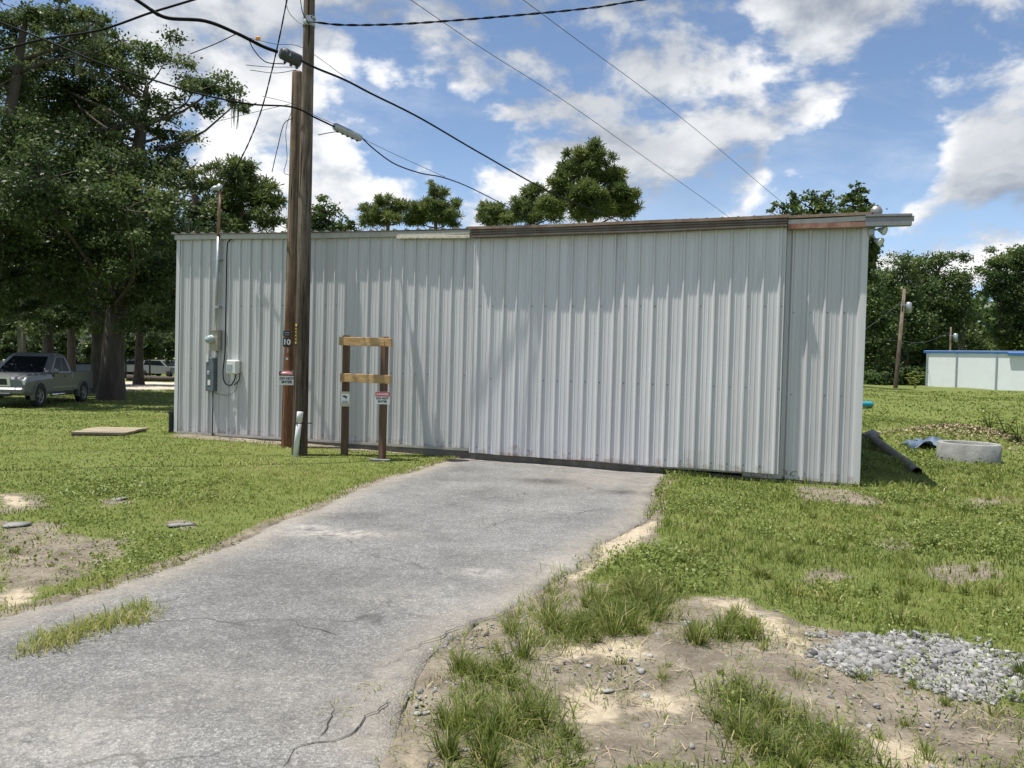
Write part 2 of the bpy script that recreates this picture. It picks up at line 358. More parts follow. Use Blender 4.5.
# ------------------------------------------------------------------ mesh helpers
def tag(o, label=None, cat=None, group=None, kind=None):
    if label: o['label'] = label
    if cat: o['category'] = cat
    if group: o['group'] = group
    if kind: o['kind'] = kind
    return o
def empty(name, loc, label, cat, group=None, rz=0.0):
    o = bpy.data.objects.new(name, None); COL.objects.link(o); o.location = tuple(float(c) for c in loc)
    o.rotation_euler = (0, 0, rz); o.empty_display_size = .2
    return tag(o, label, cat, group)
def link(name, me, mats, parent=None, loc=None):
    o = bpy.data.objects.new(name, me); COL.objects.link(o)
    for m in (mats if isinstance(mats, (list, tuple)) else [mats]): me.materials.append(m)
    if parent: o.parent = parent
    if loc is not None: o.location = tuple(float(c) for c in loc)
    return o
def np_mesh(name, V, F, attrs=None, smoothf=False):
    V = np.asarray(V, np.float32).reshape(-1, 3); F = np.asarray(F, np.int32)
    me = bpy.data.meshes.new(name); k = F.shape[1]
    me.vertices.add(len(V)); me.vertices.foreach_set('co', V.ravel())
    me.loops.add(F.size); me.loops.foreach_set('vertex_index', F.ravel())
    me.polygons.add(len(F)); me.polygons.foreach_set('loop_start', np.arange(0, F.size, k, dtype=np.int32))
    if smoothf: me.polygons.foreach_set('use_smooth', np.ones(len(F), bool))
    me.update(calc_edges=True)
    for an, (dom, arr) in (attrs or {}).items():
        a = me.attributes.new(an, 'FLOAT', dom); a.data.foreach_set('value', np.asarray(arr, np.float32))
    return me

class MB:
    """collects shapes that become ONE mesh object"""
    def __init__(s): s.v = []; s.f = []; s.mi = []; s.sm = []
    def add(s, vs, fs, mi=0, sm=False):
        b = len(s.v); s.v += [tuple(float(c) for c in v) for v in vs]
        for f in fs: s.f.append([b + i for i in f]); s.mi.append(mi); s.sm.append(sm)
    def box(s, c, size, mi=0, ax=None, bev=0.0):
        c = np.asarray(c, float); h = np.asarray(size, float) / 2
        A = np.eye(3) if ax is None else np.asarray(ax, float)
        if bev <= 0:
            vs = [c + A.T @ (h * np.array(q)) for q in ((-1,-1,-1),(1,-1,-1),(1,1,-1),(-1,1,-1),(-1,-1,1),(1,-1,1),(1,1,1),(-1,1,1))]
            s.add(vs, [(0,3,2,1),(4,5,6,7),(0,1,5,4),(1,2,6,5),(2,3,7,6),(3,0,4,7)], mi)
        else:
            b = min(bev, h.min() * .9); vs = []
            idx = {}
            for sx in (-1, 1):
                for sy in (-1, 1):
                    for sz in (-1, 1):
                        sg = np.array([sx, sy, sz])
                        for k in range(3):
                            q = sg * h; off = sg * b; off[k] = 0; q = q - off
                            idx[(sx, sy, sz, k)] = len(vs); vs.append(c + A.T @ q)
            fs = []
            for k in range(3):
                i, j = [q for q in range(3) if q != k]
                for sg in (-1, 1):
                    f = []
                    for a, bb in ((-1,-1),(1,-1),(1,1),(-1,1)):
                        key = [0,0,0]; key[k] = sg; key[i] = a; key[j] = bb; f.append(idx[(*key, k)])
                    fs.append(f)
            for k in range(3):
                i, j = [q for q in range(3) if q != k]
                for a in (-1, 1):
                    for bb in (-1, 1):
                        f = []
                        for sg, ff in ((-1, i), (-1, j), (1, j), (1, i)):
                            key = [0,0,0]; key[k] = sg; key[i] = a; key[j] = bb; f.append(idx[(*key, ff)])
                        fs.append(f)
            for sx in (-1, 1):
                for sy in (-1, 1):
                    for sz in (-1, 1): fs.append([idx[(sx, sy, sz, k)] for k in range(3)])
            s.add(vs, fs, mi)
    def tube(s, pts, r, n=10, mi=0, caps=True, sm=True, jit=0.0):
        pts = [np.asarray(p, float) for p in pts]; m = len(pts)
        rs = [r] * m if isinstance(r, (int, float)) else list(r)
        vs = []; prev = None
        for i, p in enumerate(pts):
            t = pts[min(i + 1, m - 1)] - pts[max(i - 1, 0)]; t = t / (np.linalg.norm(t) + 1e-9)
            if prev is None:
                a = np.array([0, 0, 1.0]) if abs(t[2]) < .9 else np.array([1.0, 0, 0]); u = np.cross(t, a)
            else: u = prev - t * np.dot(prev, t)
            u = u / (np.linalg.norm(u) + 1e-9); prev = u; w = np.cross(t, u)
            for k in range(n):
                an = 2 * math.pi * k / n; rr = rs[i] * (1 + (random.uniform(-jit, jit) if jit else 0))
                vs.append(p + (u * math.cos(an) + w * math.sin(an)) * rr)
        fs = [(i*n+k, i*n+(k+1) % n, (i+1)*n+(k+1) % n, (i+1)*n+k) for i in range(m-1) for k in range(n)]
        b0 = len(s.v)
        s.add(vs, fs, mi, sm)
        if caps:
            s.f.append([b0 + k for k in range(n)][::-1]); s.mi.append(mi); s.sm.append(False)
            s.f.append([b0 + (m-1)*n + k for k in range(n)]); s.mi.append(mi); s.sm.append(False)
    def prism(s, prof, ax0, ax1, axe, o, depth, mi=0):
        """2D outline prof in axes ax0, ax1 from origin o, extruded by depth along axe"""
        ax0, ax1, axe, o = [np.asarray(q, float) for q in (ax0, ax1, axe, o)]
        n = len(prof); a = [o + ax0 * p[0] + ax1 * p[1] for p in prof]; b = [q + axe * depth for q in a]
        s.add(a + b, [tuple(range(n))[::-1], tuple(range(n, 2*n))] + [(i, (i+1) % n, n+(i+1) % n, n+i) for i in range(n)], mi)
    def lathe(s, prof, c, n=16, mi=0, axis=(0, 0, 1), sm=True):
        axis = np.asarray(axis, float); axis = axis / np.linalg.norm(axis)
        a = np.array([1.0, 0, 0]) if abs(axis[0]) < .9 else np.array([0, 1.0, 0]); u = np.cross(axis, a); u /= np.linalg.norm(u); w = np.cross(axis, u)
        vs = [np.asarray(c, float) + axis * z + (u * math.cos(2*math.pi*k/n) + w * math.sin(2*math.pi*k/n)) * max(r, 1e-4) for r, z in prof for k in range(n)]
        m = len(prof)
        s.add(vs, [(i*n+k, i*n+(k+1) % n, (i+1)*n+(k+1) % n, (i+1)*n+k) for i in range(m-1) for k in range(n)], mi, sm)
    def build(s, name, mats, parent=None, origin=None, world=True):
        V = np.array(s.v, float)
        off = np.zeros(3)
        if parent is not None and world: off = np.array(parent.location)
        if parent is None and origin is not None: off = np.asarray(origin, float)
        me = bpy.data.meshes.new(name); me.from_pydata([tuple(q) for q in (V - off)], [], s.f)
        me.polygons.foreach_set('material_index', s.mi); me.polygons.foreach_set('use_smooth', s.sm); me.update()
        return link(name, me, mats, parent, off if (parent is None and origin is not None) else None)
def text_mesh(txt, size, depth, name='lettering'):
    cu = bpy.data.curves.new(name, 'FONT'); cu.body = txt; cu.size = size; cu.extrude = depth; cu.align_x = 'CENTER'; cu.align_y = 'CENTER'; cu.offset = size * .04
    o = bpy.data.objects.new(name, cu); COL.objects.link(o)
    bpy.context.view_layer.update()
    me = bpy.data.meshes.new_from_object(o.evaluated_get(bpy.context.evaluated_depsgraph_get()))
    bpy.data.objects.remove(o); bpy.data.curves.remove(cu)
    return me
# ------------------------------------------------------------------ regions of the ground (outlines in metres on the ground)
def gpoly(pts): return np.array([ground(*p)[:2] for p in pts])
def sdf(poly, x, y):
    """signed distance to a polygon, negative inside"""
    x = np.asarray(x, float); y = np.asarray(y, float)
    d = np.full(x.shape, 1e9); ins = np.zeros(x.shape, bool)
    n = len(poly)
    for i in range(n):
        ax, ay = poly[i]; bx, by = poly[(i + 1) % n]
        ex, ey = bx - ax, by - ay; wx, wy = x - ax, y - ay
        t = np.clip((wx * ex + wy * ey) / (ex * ex + ey * ey + 1e-12), 0, 1)
        d = np.minimum(d, (wx - t * ex) ** 2 + (wy - t * ey) ** 2)
        c = ((ay > y) != (by > y)) & (x < (bx - ax) * (y - ay) / ((by - ay) if abs(by - ay) > 1e-12 else 1e-12) + ax)
        ins ^= c
    d = np.sqrt(d)
    return np.where(ins, -d, d)
def density(polys, x, y, edge=0.12):
    """1 inside, falling to 0 over a noisy edge"""
    out = np.zeros(np.shape(x))
    for p in polys:
        out = np.maximum(out, 1 - smooth(-edge, edge, sdf(p, x, y) + 0.25 * edge * 4 * (fbm(x * 4, y * 4, 3, 3) - .5)))
    return out

drive = [(466, 458), (440, 463), (420, 470), (382, 480), (345, 495), (320, 508), (282, 521), (232, 545), (180, 563), (120, 586), (55, 604), (0, 618)]
drive_r = [(669, 474), (662, 482), (655, 490), (652, 505), (650, 520), (632, 532), (600, 545), (585, 562), (560, 580), (540, 592), (520, 606), (475, 626), (440, 652), (425, 680), (412, 705), (402, 735), (388, 768)]
DR = [ground(*p)[:2] for p in drive]; DRR = [ground(*p)[:2] for p in drive_r]
# the asphalt carries on towards and past the camera, outside the frame
left_far = DR[-1] + (DR[-1] - DR[-3]) * 2.2
DRIVE = np.array(DR + [left_far, (-5.5, -4.0), (0.6, -4.0), (0.1, 1.5)] + DRR[::-1])

SOIL = [gpoly([(392, 768), (412, 705), (425, 680), (440, 652), (475, 626), (520, 606), (560, 575), (600, 583), (640, 606), (680, 598), (745, 598), (800, 622), (870, 640), (930, 690), (1024, 705), (1060, 768)])]
SAND = [gpoly([(662, 512), (650, 518), (632, 530), (600, 545), (585, 562), (560, 580), (590, 580), (615, 560), (640, 545), (655, 530)]),
        gpoly([(545, 640), (600, 640), (640, 640), (660, 655), (600, 660), (540, 668)]),
        gpoly([(700, 600), (745, 598), (800, 625), (830, 645), (800, 655), (750, 630)]),
        gpoly([(540, 690), (600, 680), (620, 720), (560, 735)]), gpoly([(640, 690), (700, 700), (690, 720), (630, 715)]),
        gpoly([(850, 720), (930, 745), (960, 768), (860, 768)]), gpoly([(395, 740), (430, 735), (450, 768), (388, 768)]),
        gpoly([(0, 588), (45, 583), (30, 602), (0, 612)]), gpoly([(0, 494), (30, 497), (34, 505), (0, 508)])]
BARE = [gpoly([(0, 536), (40, 532), (125, 541), (128, 556), (70, 580), (0, 604)]), gpoly([(0, 492), (42, 496), (48, 507), (0, 514)]), gpoly([(0, 519), (62, 524), (58, 534), (0, 536)]),
        gpoly([(795, 486), (850, 490), (885, 500), (870, 506), (800, 500)]), gpoly([(175, 437), (290, 446), (430, 455), (430, 452), (175, 433)]),
        gpoly([(100, 501), (122, 498), (130, 503), (105, 507)]), gpoly([(170, 523), (190, 519), (200, 526), (180, 530)]), gpoly([(630, 520), (660, 525), (650, 545), (630, 540)]), gpoly([(930, 566), (985, 562), (1000, 574), (950, 582)]), gpoly([(880, 545), (900, 540), (915, 547), (890, 552)]), gpoly([(800, 575), (830, 570), (845, 578), (815, 584)]), gpoly([(960, 500), (1010, 496), (1020, 504), (970, 508)])]
CLUMP = [gpoly([(452, 695), (470, 672), (495, 660), (528, 662), (538, 690), (566, 720), (580, 768), (462, 768)]),
         gpoly([(522, 640), (560, 615), (600, 600), (640, 585), (672, 590), (668, 618), (640, 636), (600, 640), (570, 650), (530, 650)]),
         gpoly([(703, 690), (735, 684), (790, 715), (872, 752), (885, 768), (735, 768), (722, 735)]),
         gpoly([(690, 632), (740, 618), (762, 640), (740, 652), (705, 648)]), gpoly([(1000, 680), (1030, 672), (1035, 720), (1005, 716)])]
SPARSE = [gpoly([(880, 690), (920, 690), (950, 725), (910, 735)]), gpoly([(560, 590), (545, 575), (580, 560), (592, 578)]), gpoly([(500, 620), (530, 595), (560, 600), (540, 640)])]
STRIP = [gpoly([(22, 657), (42, 640), (95, 622), (140, 605), (156, 612), (148, 624), (100, 634), (60, 652)]), gpoly([(318, 716), (326, 704), (344, 705), (340, 716)]), gpoly([(357, 696), (380, 684), (384, 690), (366, 700)])]
GRAVEL = [gpoly([(826, 648), (868, 637), (930, 641), (985, 648), (1040, 668), (1050, 690), (1000, 690), (960, 690), (905, 672), (850, 665)])]
ROAD = gpoly([(-60, 391.5), (60, 390.5), (190, 390.5), (190, 382), (60, 382), (-60, 383)])

# ------------------------------------------------------------------ ground sheet: fine in front of the viewpoint, reaching the horizon
def ground_material():
    m = bpy.data.materials.new('ground_soil'); m.use_nodes = True
    N = m.node_tree.nodes; L = m.node_tree.links; p = N['Principled BSDF']; p.inputs['Roughness'].default_value = .95; p.inputs['Specular IOR Level'].default_value = .15
    tc = N.new('ShaderNodeTexCoord'); vec = tc.outputs['Object']
    def noise(s, d=8, r=.65):
        n = N.new('ShaderNodeTexNoise'); n.inputs['Scale'].default_value = s; n.inputs['Detail'].default_value = d; n.inputs['Roughness'].default_value = r; L.new(vec, n.inputs['Vector']); return n.outputs[0]
    def ramp(f, *st):
        r = N.new('ShaderNodeValToRGB'); L.new(f, r.inputs[0]); e = r.color_ramp.elements
        while len(e) < len(st): e.new(.5)
        for q, (pos, c) in zip(e, st): q.position = pos; q.color = (*c, 1)
        return r.outputs[0]
    def mix(f, a, b):
        n = N.new('ShaderNodeMixRGB'); L.new(f, n.inputs[0]); L.new(a, n.inputs[1]); L.new(b, n.inputs[2]); return n.outputs[0]
    def mth(op, a, b, clamp=False):
        n = N.new('ShaderNodeMath'); n.operation = op; n.use_clamp = clamp
        for i, v in enumerate((a, b)):
            if isinstance(v, (int, float)): n.inputs[i].default_value = v
            else: L.new(v, n.inputs[i])
        return n.outputs[0]
    def att(n): a = N.new('ShaderNodeAttribute'); a.attribute_name = n; return a.outputs['Fac']
    def edge(a, k=6.0, ns=9.0):
        # sharpen a soft mask along a noisy border
        f = mth('ADD', a, mth('MULTIPLY', mth('SUBTRACT', noise(ns, 7, .7), .5), .9))
        n = N.new('ShaderNodeMapRange'); n.interpolation_type = 'SMOOTHSTEP'; L.new(f, n.inputs[0]); n.inputs[1].default_value = .35; n.inputs[2].default_value = .65; return n.outputs[0]
    turf = mix(noise(.45, 6), ramp(noise(2.5, 9, .75), (.30, (.07, .098, .024)), (.52, (.125, .150, .040)), (.66, (.19, .178, .078)), (.8, (.27, .225, .125))), ramp(noise(7, 9, .8), (.3, (.065, .092, .024)), (.6, (.13, .156, .038)), (.8, (.19, .19, .085))))
    soil = ramp(noise(3.3, 10, .72), (.32, (.055, .046, .038)), (.44, (.125, .105, .083)), (.56, (.23, .20, .155)), (.72, (.36, .315, .25)))
    fine = ramp(noise(60, 5, .7), (.3, (.10, .085, .066)), (.55, (.22, .19, .145)), (.75, (.42, .38, .32)))
    soil = mix(mth('MULTIPLY', noise(14, 3), .8), soil, fine)
    sand = ramp(noise(22, 8, .7), (.3, (.30, .245, .17)), (.55, (.43, .37, .27)), (.75, (.54, .47, .36)))
    road = ramp(noise(1.2, 7), (.3, (.36, .32, .25)), (.7, (.50, .45, .37)))
    c = mix(edge(att('soil')), turf, soil); c = mix(edge(att('sand')), c, sand); c = mix(edge(att('lane'), ns=1.0), c, road)
    L.new(c, p.inputs['Base Color'])
    b = N.new('ShaderNodeBump'); b.inputs['Strength'].default_value = .75; b.inputs['Distance'].default_value = .03
    L.new(mth('ADD', noise(18, 9, .75), noise(4, 6)), b.inputs['Height']); L.new(b.outputs[0], p.inputs['Normal'])
    return m
def build_ground():
    front = np.radians(np.linspace(-56, 56, 720)); back = np.radians(np.linspace(56, 304, 60)[1:-1])
    th = np.concatenate([front, back]); nt_ = len(th)
    rr = np.concatenate([np.geomspace(0.6, 45, 330), np.geomspace(47, 3500, 40)]); nr = len(rr)
    T, Rr = np.meshgrid(th, rr); X = (Rr * np.sin(T)).ravel(); Y = (Rr * np.cos(T)).ravel()
    Z = terrain(X, Y)
    near = np.hypot(X, Y) < 26
    soil = np.zeros(len(X)); sand = np.zeros(len(X))
    xs, ys = X[near], Y[near]
    grassy = np.maximum(density(CLUMP, xs, ys), .55 * density(SPARSE, xs, ys))
    s = np.maximum(density(SOIL, xs, ys, .15), 1.0 * density(BARE, xs, ys, .3)); s = np.maximum(s, .9 * (1 - smooth(.06, .26, sdf(DRIVE, xs, ys))) * (ys > .5))
    soil[near] = s * (1 - .45 * grassy); sand[near] = density(SAND, xs, ys, .22) * .72
    strip = density(STRIP, xs, ys, .08)
    lane = density([ROAD], X, Y, 1.2) * (Y > 25)
    # ruts and hummocks in the bare soil, and a slight dip under the asphalt
    Z[near] += soil[near] * (0.05 * (fbm(xs * 2.2, ys * 2.2, 21, 4) - .5) + .02 * (fbm(xs * 9, ys * 9, 22, 2) - .5))
    din = sdf(DRIVE, xs, ys)
    Z[near] -= .05 * (1 - smooth(-.10, .0, din)) * (ys > 0)
    Z[np.hypot(X, Y) > 120] = np.clip(Z[np.hypot(X, Y) > 120], -2, 1.2)
    idx = np.arange(nr * nt_).reshape(nr, nt_)
    a = idx[:-1]; b = idx[1:]
    F = np.stack([a, np.roll(a, -1, 1), np.roll(b, -1, 1), b], -1).reshape(-1, 4)[:, ::-1]
    me = np_mesh('ground', np.stack([X, Y, Z], 1), F, {'soil': ('POINT', soil), 'sand': ('POINT', sand), 'lane': ('POINT', lane)}, True)
    # close the small hole under the viewpoint
    tag(link('ground', me, ground_material()), 'grassy lot with bare sandy patches', kind='structure')
    del strip
build_ground()

# ------------------------------------------------------------------ asphalt driveway
def asphalt_material():
    m = bpy.data.materials.new('old_asphalt'); m.use_nodes = True
    N = m.node_tree.nodes; L = m.node_tree.links; p = N['Principled BSDF']; p.inputs['Roughness'].default_value = .88; p.inputs['Specular IOR Level'].default_value = .3
    tc = N.new('ShaderNodeTexCoord'); vec = tc.outputs['Object']
    def noise(s, d=6, r=.6):
        n = N.new('ShaderNodeTexNoise'); n.inputs['Scale'].default_value = s; n.inputs['Detail'].default_value = d; n.inputs['Roughness'].default_value = r; L.new(vec, n.inputs['Vector']); return n.outputs[0]
    def vor(s, feat='F1', out='Color'):
        n = N.new('ShaderNodeTexVoronoi'); n.feature = feat; n.inputs['Scale'].default_value = s; L.new(vec, n.inputs['Vector']); return n.outputs[out]
    def ramp(f, *st):
        r = N.new('ShaderNodeValToRGB'); L.new(f, r.inputs[0]); e = r.color_ramp.elements
        while len(e) < len(st): e.new(.5)
        for q, (pos, c) in zip(e, st): q.position = pos; q.color = (c, c, c, 1) if isinstance(c, float) else (*c, 1)
        return r.outputs[0]
    def mix(f, a, b, bt='MIX', fac=None):
        n = N.new('ShaderNodeMixRGB'); n.blend_type = bt
        if fac is not None: n.inputs[0].default_value = fac
        else: L.new(f, n.inputs[0])
        L.new(a, n.inputs[1])
        if isinstance(b, tuple): n.inputs[2].default_value = (*b, 1)
        else: L.new(b, n.inputs[2])
        return n.outputs[0]
    def mth(op, a, b):
        n = N.new('ShaderNodeMath'); n.operation = op; n.use_clamp = False
        for i, v in enumerate((a, b)):
            if isinstance(v, (int, float)): n.inputs[i].default_value = v
            else: L.new(v, n.inputs[i])
        return n.outputs[0]
    def att(n): a = N.new('ShaderNodeAttribute'); a.attribute_name = n; return a.outputs['Fac']
    sp = N.new('ShaderNodeSeparateColor'); L.new(vor(75), sp.inputs[0])
    agg = ramp(sp.outputs[0], (.0, (.080, .078, .075)), (.35, (.118, .115, .109)), (.68, (.165, .161, .152)), (.86, (.222, .216, .203)), (1., (.33, .32, .30)))
    sp2 = N.new('ShaderNodeSeparateColor'); L.new(vor(190), sp2.inputs[0])
    agg = mix(None, agg, ramp(sp2.outputs[1], (0., .09), (.6, .17), (1., .36)), fac=.45)
    big = ramp(noise(.9, 9, .68), (.3, .62), (.5, .96), (.7, 1.24))
    c = mix(None, agg, big, 'MULTIPLY', .9)
    c = mix(None, c, ramp(noise(5.5, 8, .7), (.32, .72), (.55, 1.0), (.75, 1.15)), 'MULTIPLY', .6)
    # hairline cracking
    w = N.new('ShaderNodeTexNoise'); w.inputs['Scale'].default_value = 2.4; w.inputs['Detail'].default_value = 6; L.new(vec, w.inputs['Vector'])
    wv = N.new('ShaderNodeVectorMath'); wv.operation = 'MULTIPLY_ADD'; L.new(w.outputs[1], wv.inputs[0]); wv.inputs[1].default_value = (.7, .7, 0); L.new(vec, wv.inputs[2])
    vo = N.new('ShaderNodeTexVoronoi'); vo.feature = 'DISTANCE_TO_EDGE'; vo.inputs['Scale'].default_value = .75; L.new(wv.outputs[0], vo.inputs['Vector'])
    ck = mth('MULTIPLY', ramp(vo.outputs[0], (0., 1.), (.006, .8), (.012, .0)), ramp(noise(.8, 3), (.48, 0.), (.62, 1.)))
    c = mix(mth('MULTIPLY', ck, .7), c, (.035, .034, .032))
    dirtf = mth('MULTIPLY', att('dusty'), ramp(noise(7, 8, .7), (.3, .15), (.62, 1.)))
    c = mix(mth('MULTIPLY', dirtf, .75), c, (.30, .262, .205))
    c = mix(mth('MULTIPLY', att('pale'), ramp(noise(9, 7, .7), (.36, 0.), (.6, .8))), c, (.44, .41, .36))
    c = mix(mth('MULTIPLY', att('stain'), ramp(noise(6, 8, .75), (.28, .15), (.58, .85))), c, (.045, .042, .04))
    L.new(c, p.inputs['Base Color'])
    b = N.new('ShaderNodeBump'); b.inputs['Strength'].default_value = .6; b.inputs['Distance'].default_value = .008
    L.new(mth('ADD', vor(75, 'F1', 'Distance'), mth('MULTIPLY', noise(3, 5), 3.0)), b.inputs['Height']); L.new(b.outputs[0], p.inputs['Normal'])
    return m
def build_drive():
    pts = []
    n = len(DRIVE)
    for i in range(n):
        a, b = DRIVE[i], DRIVE[(i + 1) % n]; L_ = np.linalg.norm(b - a); k = max(1, int(L_ / .06))
        for q in range(k):
            c = a + (b - a) * q / k
            if c[1] > 1.0:
                nrm = np.array([b[1] - a[1], a[0] - b[0]]) / (L_ + 1e-9)
                c = c + nrm * (.16 * (fbm(c[0] * 2.2, c[1] * 2.2, 31, 4) - .5) + .08 * (vnoise(c[0] * 11, c[1] * 11, 37) - .5))
            pts.append(c)
    B = np.array(pts); nb = len(B)
    gx, gy = np.meshgrid(np.arange(-9, 3.0, .11), np.arange(-3.9, 14.5, .11)); gx = gx.ravel() + RNG.uniform(-.02, .02, gx.size); gy = gy.ravel() + RNG.uniform(-.02, .02, gy.size)
    d = sdf(B, gx, gy); k = (d < -.07)
    P = [Vector((float(a), float(b))) for a, b in B] + [Vector((float(a), float(b))) for a, b in zip(gx[k], gy[k])]
    r = geometry.delaunay_2d_cdt(P, [], [list(range(nb))], 1, 1e-5)
    V2 = np.array([tuple(v) for v in r[0]]); F = np.array([f for f in r[2]])
    Z = terrain(V2[:, 0], V2[:, 1]) + .012 - .03 * smooth(.25, 0, np.abs(sdf(B, V2[:, 0], V2[:, 1]))) * smooth(1.2, 2, V2[:, 1]) * .4
    x, y = V2[:, 0], V2[:, 1]
    ds = np.abs(sdf(B, x, y))
    dusty = .9 * (1 - smooth(0, .45, ds))
    # the corner by the door and the right border are sandier
    far = 1 - smooth(0, 1.6, np.hypot(x - ground(600, 480)[0], y - ground(600, 480)[1]))
    dusty = np.maximum(dusty, .55 * far); dusty = np.maximum(dusty, .5 * (1 - smooth(0, .9, np.hypot(x - ground(430, 720)[0], (y - ground(430, 720)[1])))))
    def spots(l):
        o = np.zeros(len(x))
        for px, py, rx, ry, a in l:
            g = ground(px, py); o = np.maximum(o, a * np.exp(-((x - g[0]) / rx) ** 2 - ((y - g[1]) / ry) ** 2))
        return o
    stain = spots([(546, 482, .42, .28, 1.2), (622, 493, .26, .2, 1.1), (470, 470, .5, .25, .5), (440, 480, .35, .3, .55), (365, 518, .25, .2, .35), (330, 580, .8, .5, .5), (240, 650, 1.0, .5, .5), (180, 700, .9, .3, .45), (430, 530, .5, .5, .4), (560, 520, .4, .25, .35), (150, 640, .6, .4, .3)])
    pale = spots([(345, 535, .45, .17, 1.), (482, 574, .2, .12, .9), (310, 528, .2, .08, .9), (555, 565, .4, .3, .4), (60, 735, .5, .3, .5), (420, 600, .5, .3, .25), (260, 690, .7, .35, .3)])
    nV = len(V2)
    V = np.stack([x, y, Z], 1)
    me = np_mesh('driveway', V, F, {'dusty': ('POINT', dusty), 'stain': ('POINT', stain), 'pale': ('POINT', pale)}, True)
    # broken outer edge, a few centimetres thick
    import bmesh
    bm = bmesh.new(); bm.from_mesh(me)
    ed = [e for e in bm.edges if e.is_boundary]
    ex = bmesh.ops.extrude_edge_only(bm, edges=ed)
    for v in ex['geom']:
        if isinstance(v, bmesh.types.BMVert): v.co.z -= .06
    bm.to_mesh(me); bm.free()
    o = tag(link('driveway', me, asphalt_material()), 'worn grey asphalt driveway leading to the sliding doors', kind='structure')
    # open cracks: thin irregular dark seams a few millimetres above the sheet
    seams = [[(522, 606), (500, 616), (470, 628), (445, 634), (425, 644), (404, 655), (388, 668)], [(398, 700), (378, 712), (350, 735), (318, 746), (296, 758), (282, 768)],
             [(480, 464), (520, 468), (560, 472), (610, 479), (655, 486)], [(262, 622), (290, 625), (318, 632), (335, 636)], [(0, 640), (28, 637), (60, 640), (88, 634)], [(560, 518), (600, 510), (640, 512)], [(322, 740), (330, 718), (326, 706)]]
    mb = MB()
    for k, sm in enumerate(seams):
        pp = np.array([ground(*q)[:2] for q in sm]); fine = []
        for a, b in zip(pp[:-1], pp[1:]):
            kk = max(2, int(np.linalg.norm(b - a) / .03))
            fine += [a + (b - a) * q / kk for q in range(kk)]
        fine = np.array(fine + [pp[-1]])
        fine = fine + np.stack([fbm(fine[:, 0] * 6, fine[:, 1] * 6, 41 + k, 4) - .5, fbm(fine[:, 0] * 6, fine[:, 1] * 6, 61 + k, 4) - .5], 1) * .13
        t = np.gradient(fine, axis=0); nr_ = np.stack([-t[:, 1], t[:, 0]], 1); nr_ /= np.linalg.norm(nr_, axis=1, keepdims=True) + 1e-9
        w = (.0005 + .0042 * vnoise(fine[:, 0] * 9, fine[:, 1] * 9, 81 + k))[:, None] * np.sin(np.linspace(.08, np.pi - .08, len(fine)))[:, None] ** .4
        z = terrain(fine[:, 0], fine[:, 1]) + .0165
        l = np.c_[fine + nr_ * w, z]; r_ = np.c_[fine - nr_ * w, z]
        mb.add(list(l) + list(r_), [(i, i + 1, len(fine) + i + 1, len(fine) + i) for i in range(len(fine) - 1)])
    mb.build('crack', mat('crack_soil', (.030, .027, .022), .95), o)
build_drive()

# ------------------------------------------------------------------ grass, weeds and loose stones (nobody could count them)
def blades(x, y, h, w, lean, zoff=0.0, az=None):
    n = len(x); z = terrain(x, y) + zoff - .01
    fa = RNG.uniform(0, 2 * np.pi, n); fx, fy = np.cos(fa), np.sin(fa)
    la = RNG.uniform(0, 2 * np.pi, n) if az is None else az + RNG.normal(0, .35, n); lx, ly = np.cos(la) * lean * h, np.sin(la) * lean * h
    b0 = np.stack([x - fx * w / 2, y - fy * w / 2, z], 1); b1 = np.stack([x + fx * w / 2, y + fy * w / 2, z], 1)
    m0 = np.stack([x - fx * w * .4 + lx * .35, y - fy * w * .4 + ly * .35, z + h * .58], 1); m1 = np.stack([x + fx * w * .4 + lx * .35, y + fy * w * .4 + ly * .35, z + h * .58], 1)
    t0 = np.stack([x + lx - fx * w * .07, y + ly - fy * w * .07, z + h * (1 - .35 * np.minimum(lean, 1.2))], 1); t1 = t0 + np.stack([fx * w * .14, fy * w * .14, 0 * w], 1)
    V = np.stack([b0, b1, m1, m0, t1, t0], 1).reshape(-1, 3)
    i = np.arange(n)[:, None] * 6
    F = np.concatenate([i + np.array([0, 1, 2, 3]), i + np.array([3, 2, 4, 5])], 1).reshape(-1, 4)
    return V, F
def scatter(dmin, dmax, per_m2, amax=54):
    a = np.radians(amax); area = a * (dmax ** 2 - dmin ** 2); n = int(area * per_m2)
    d = np.sqrt(RNG.uniform(dmin ** 2, dmax ** 2, n)); t = RNG.uniform(-a, a, n)
    return d * np.sin(t), d * np.cos(t)
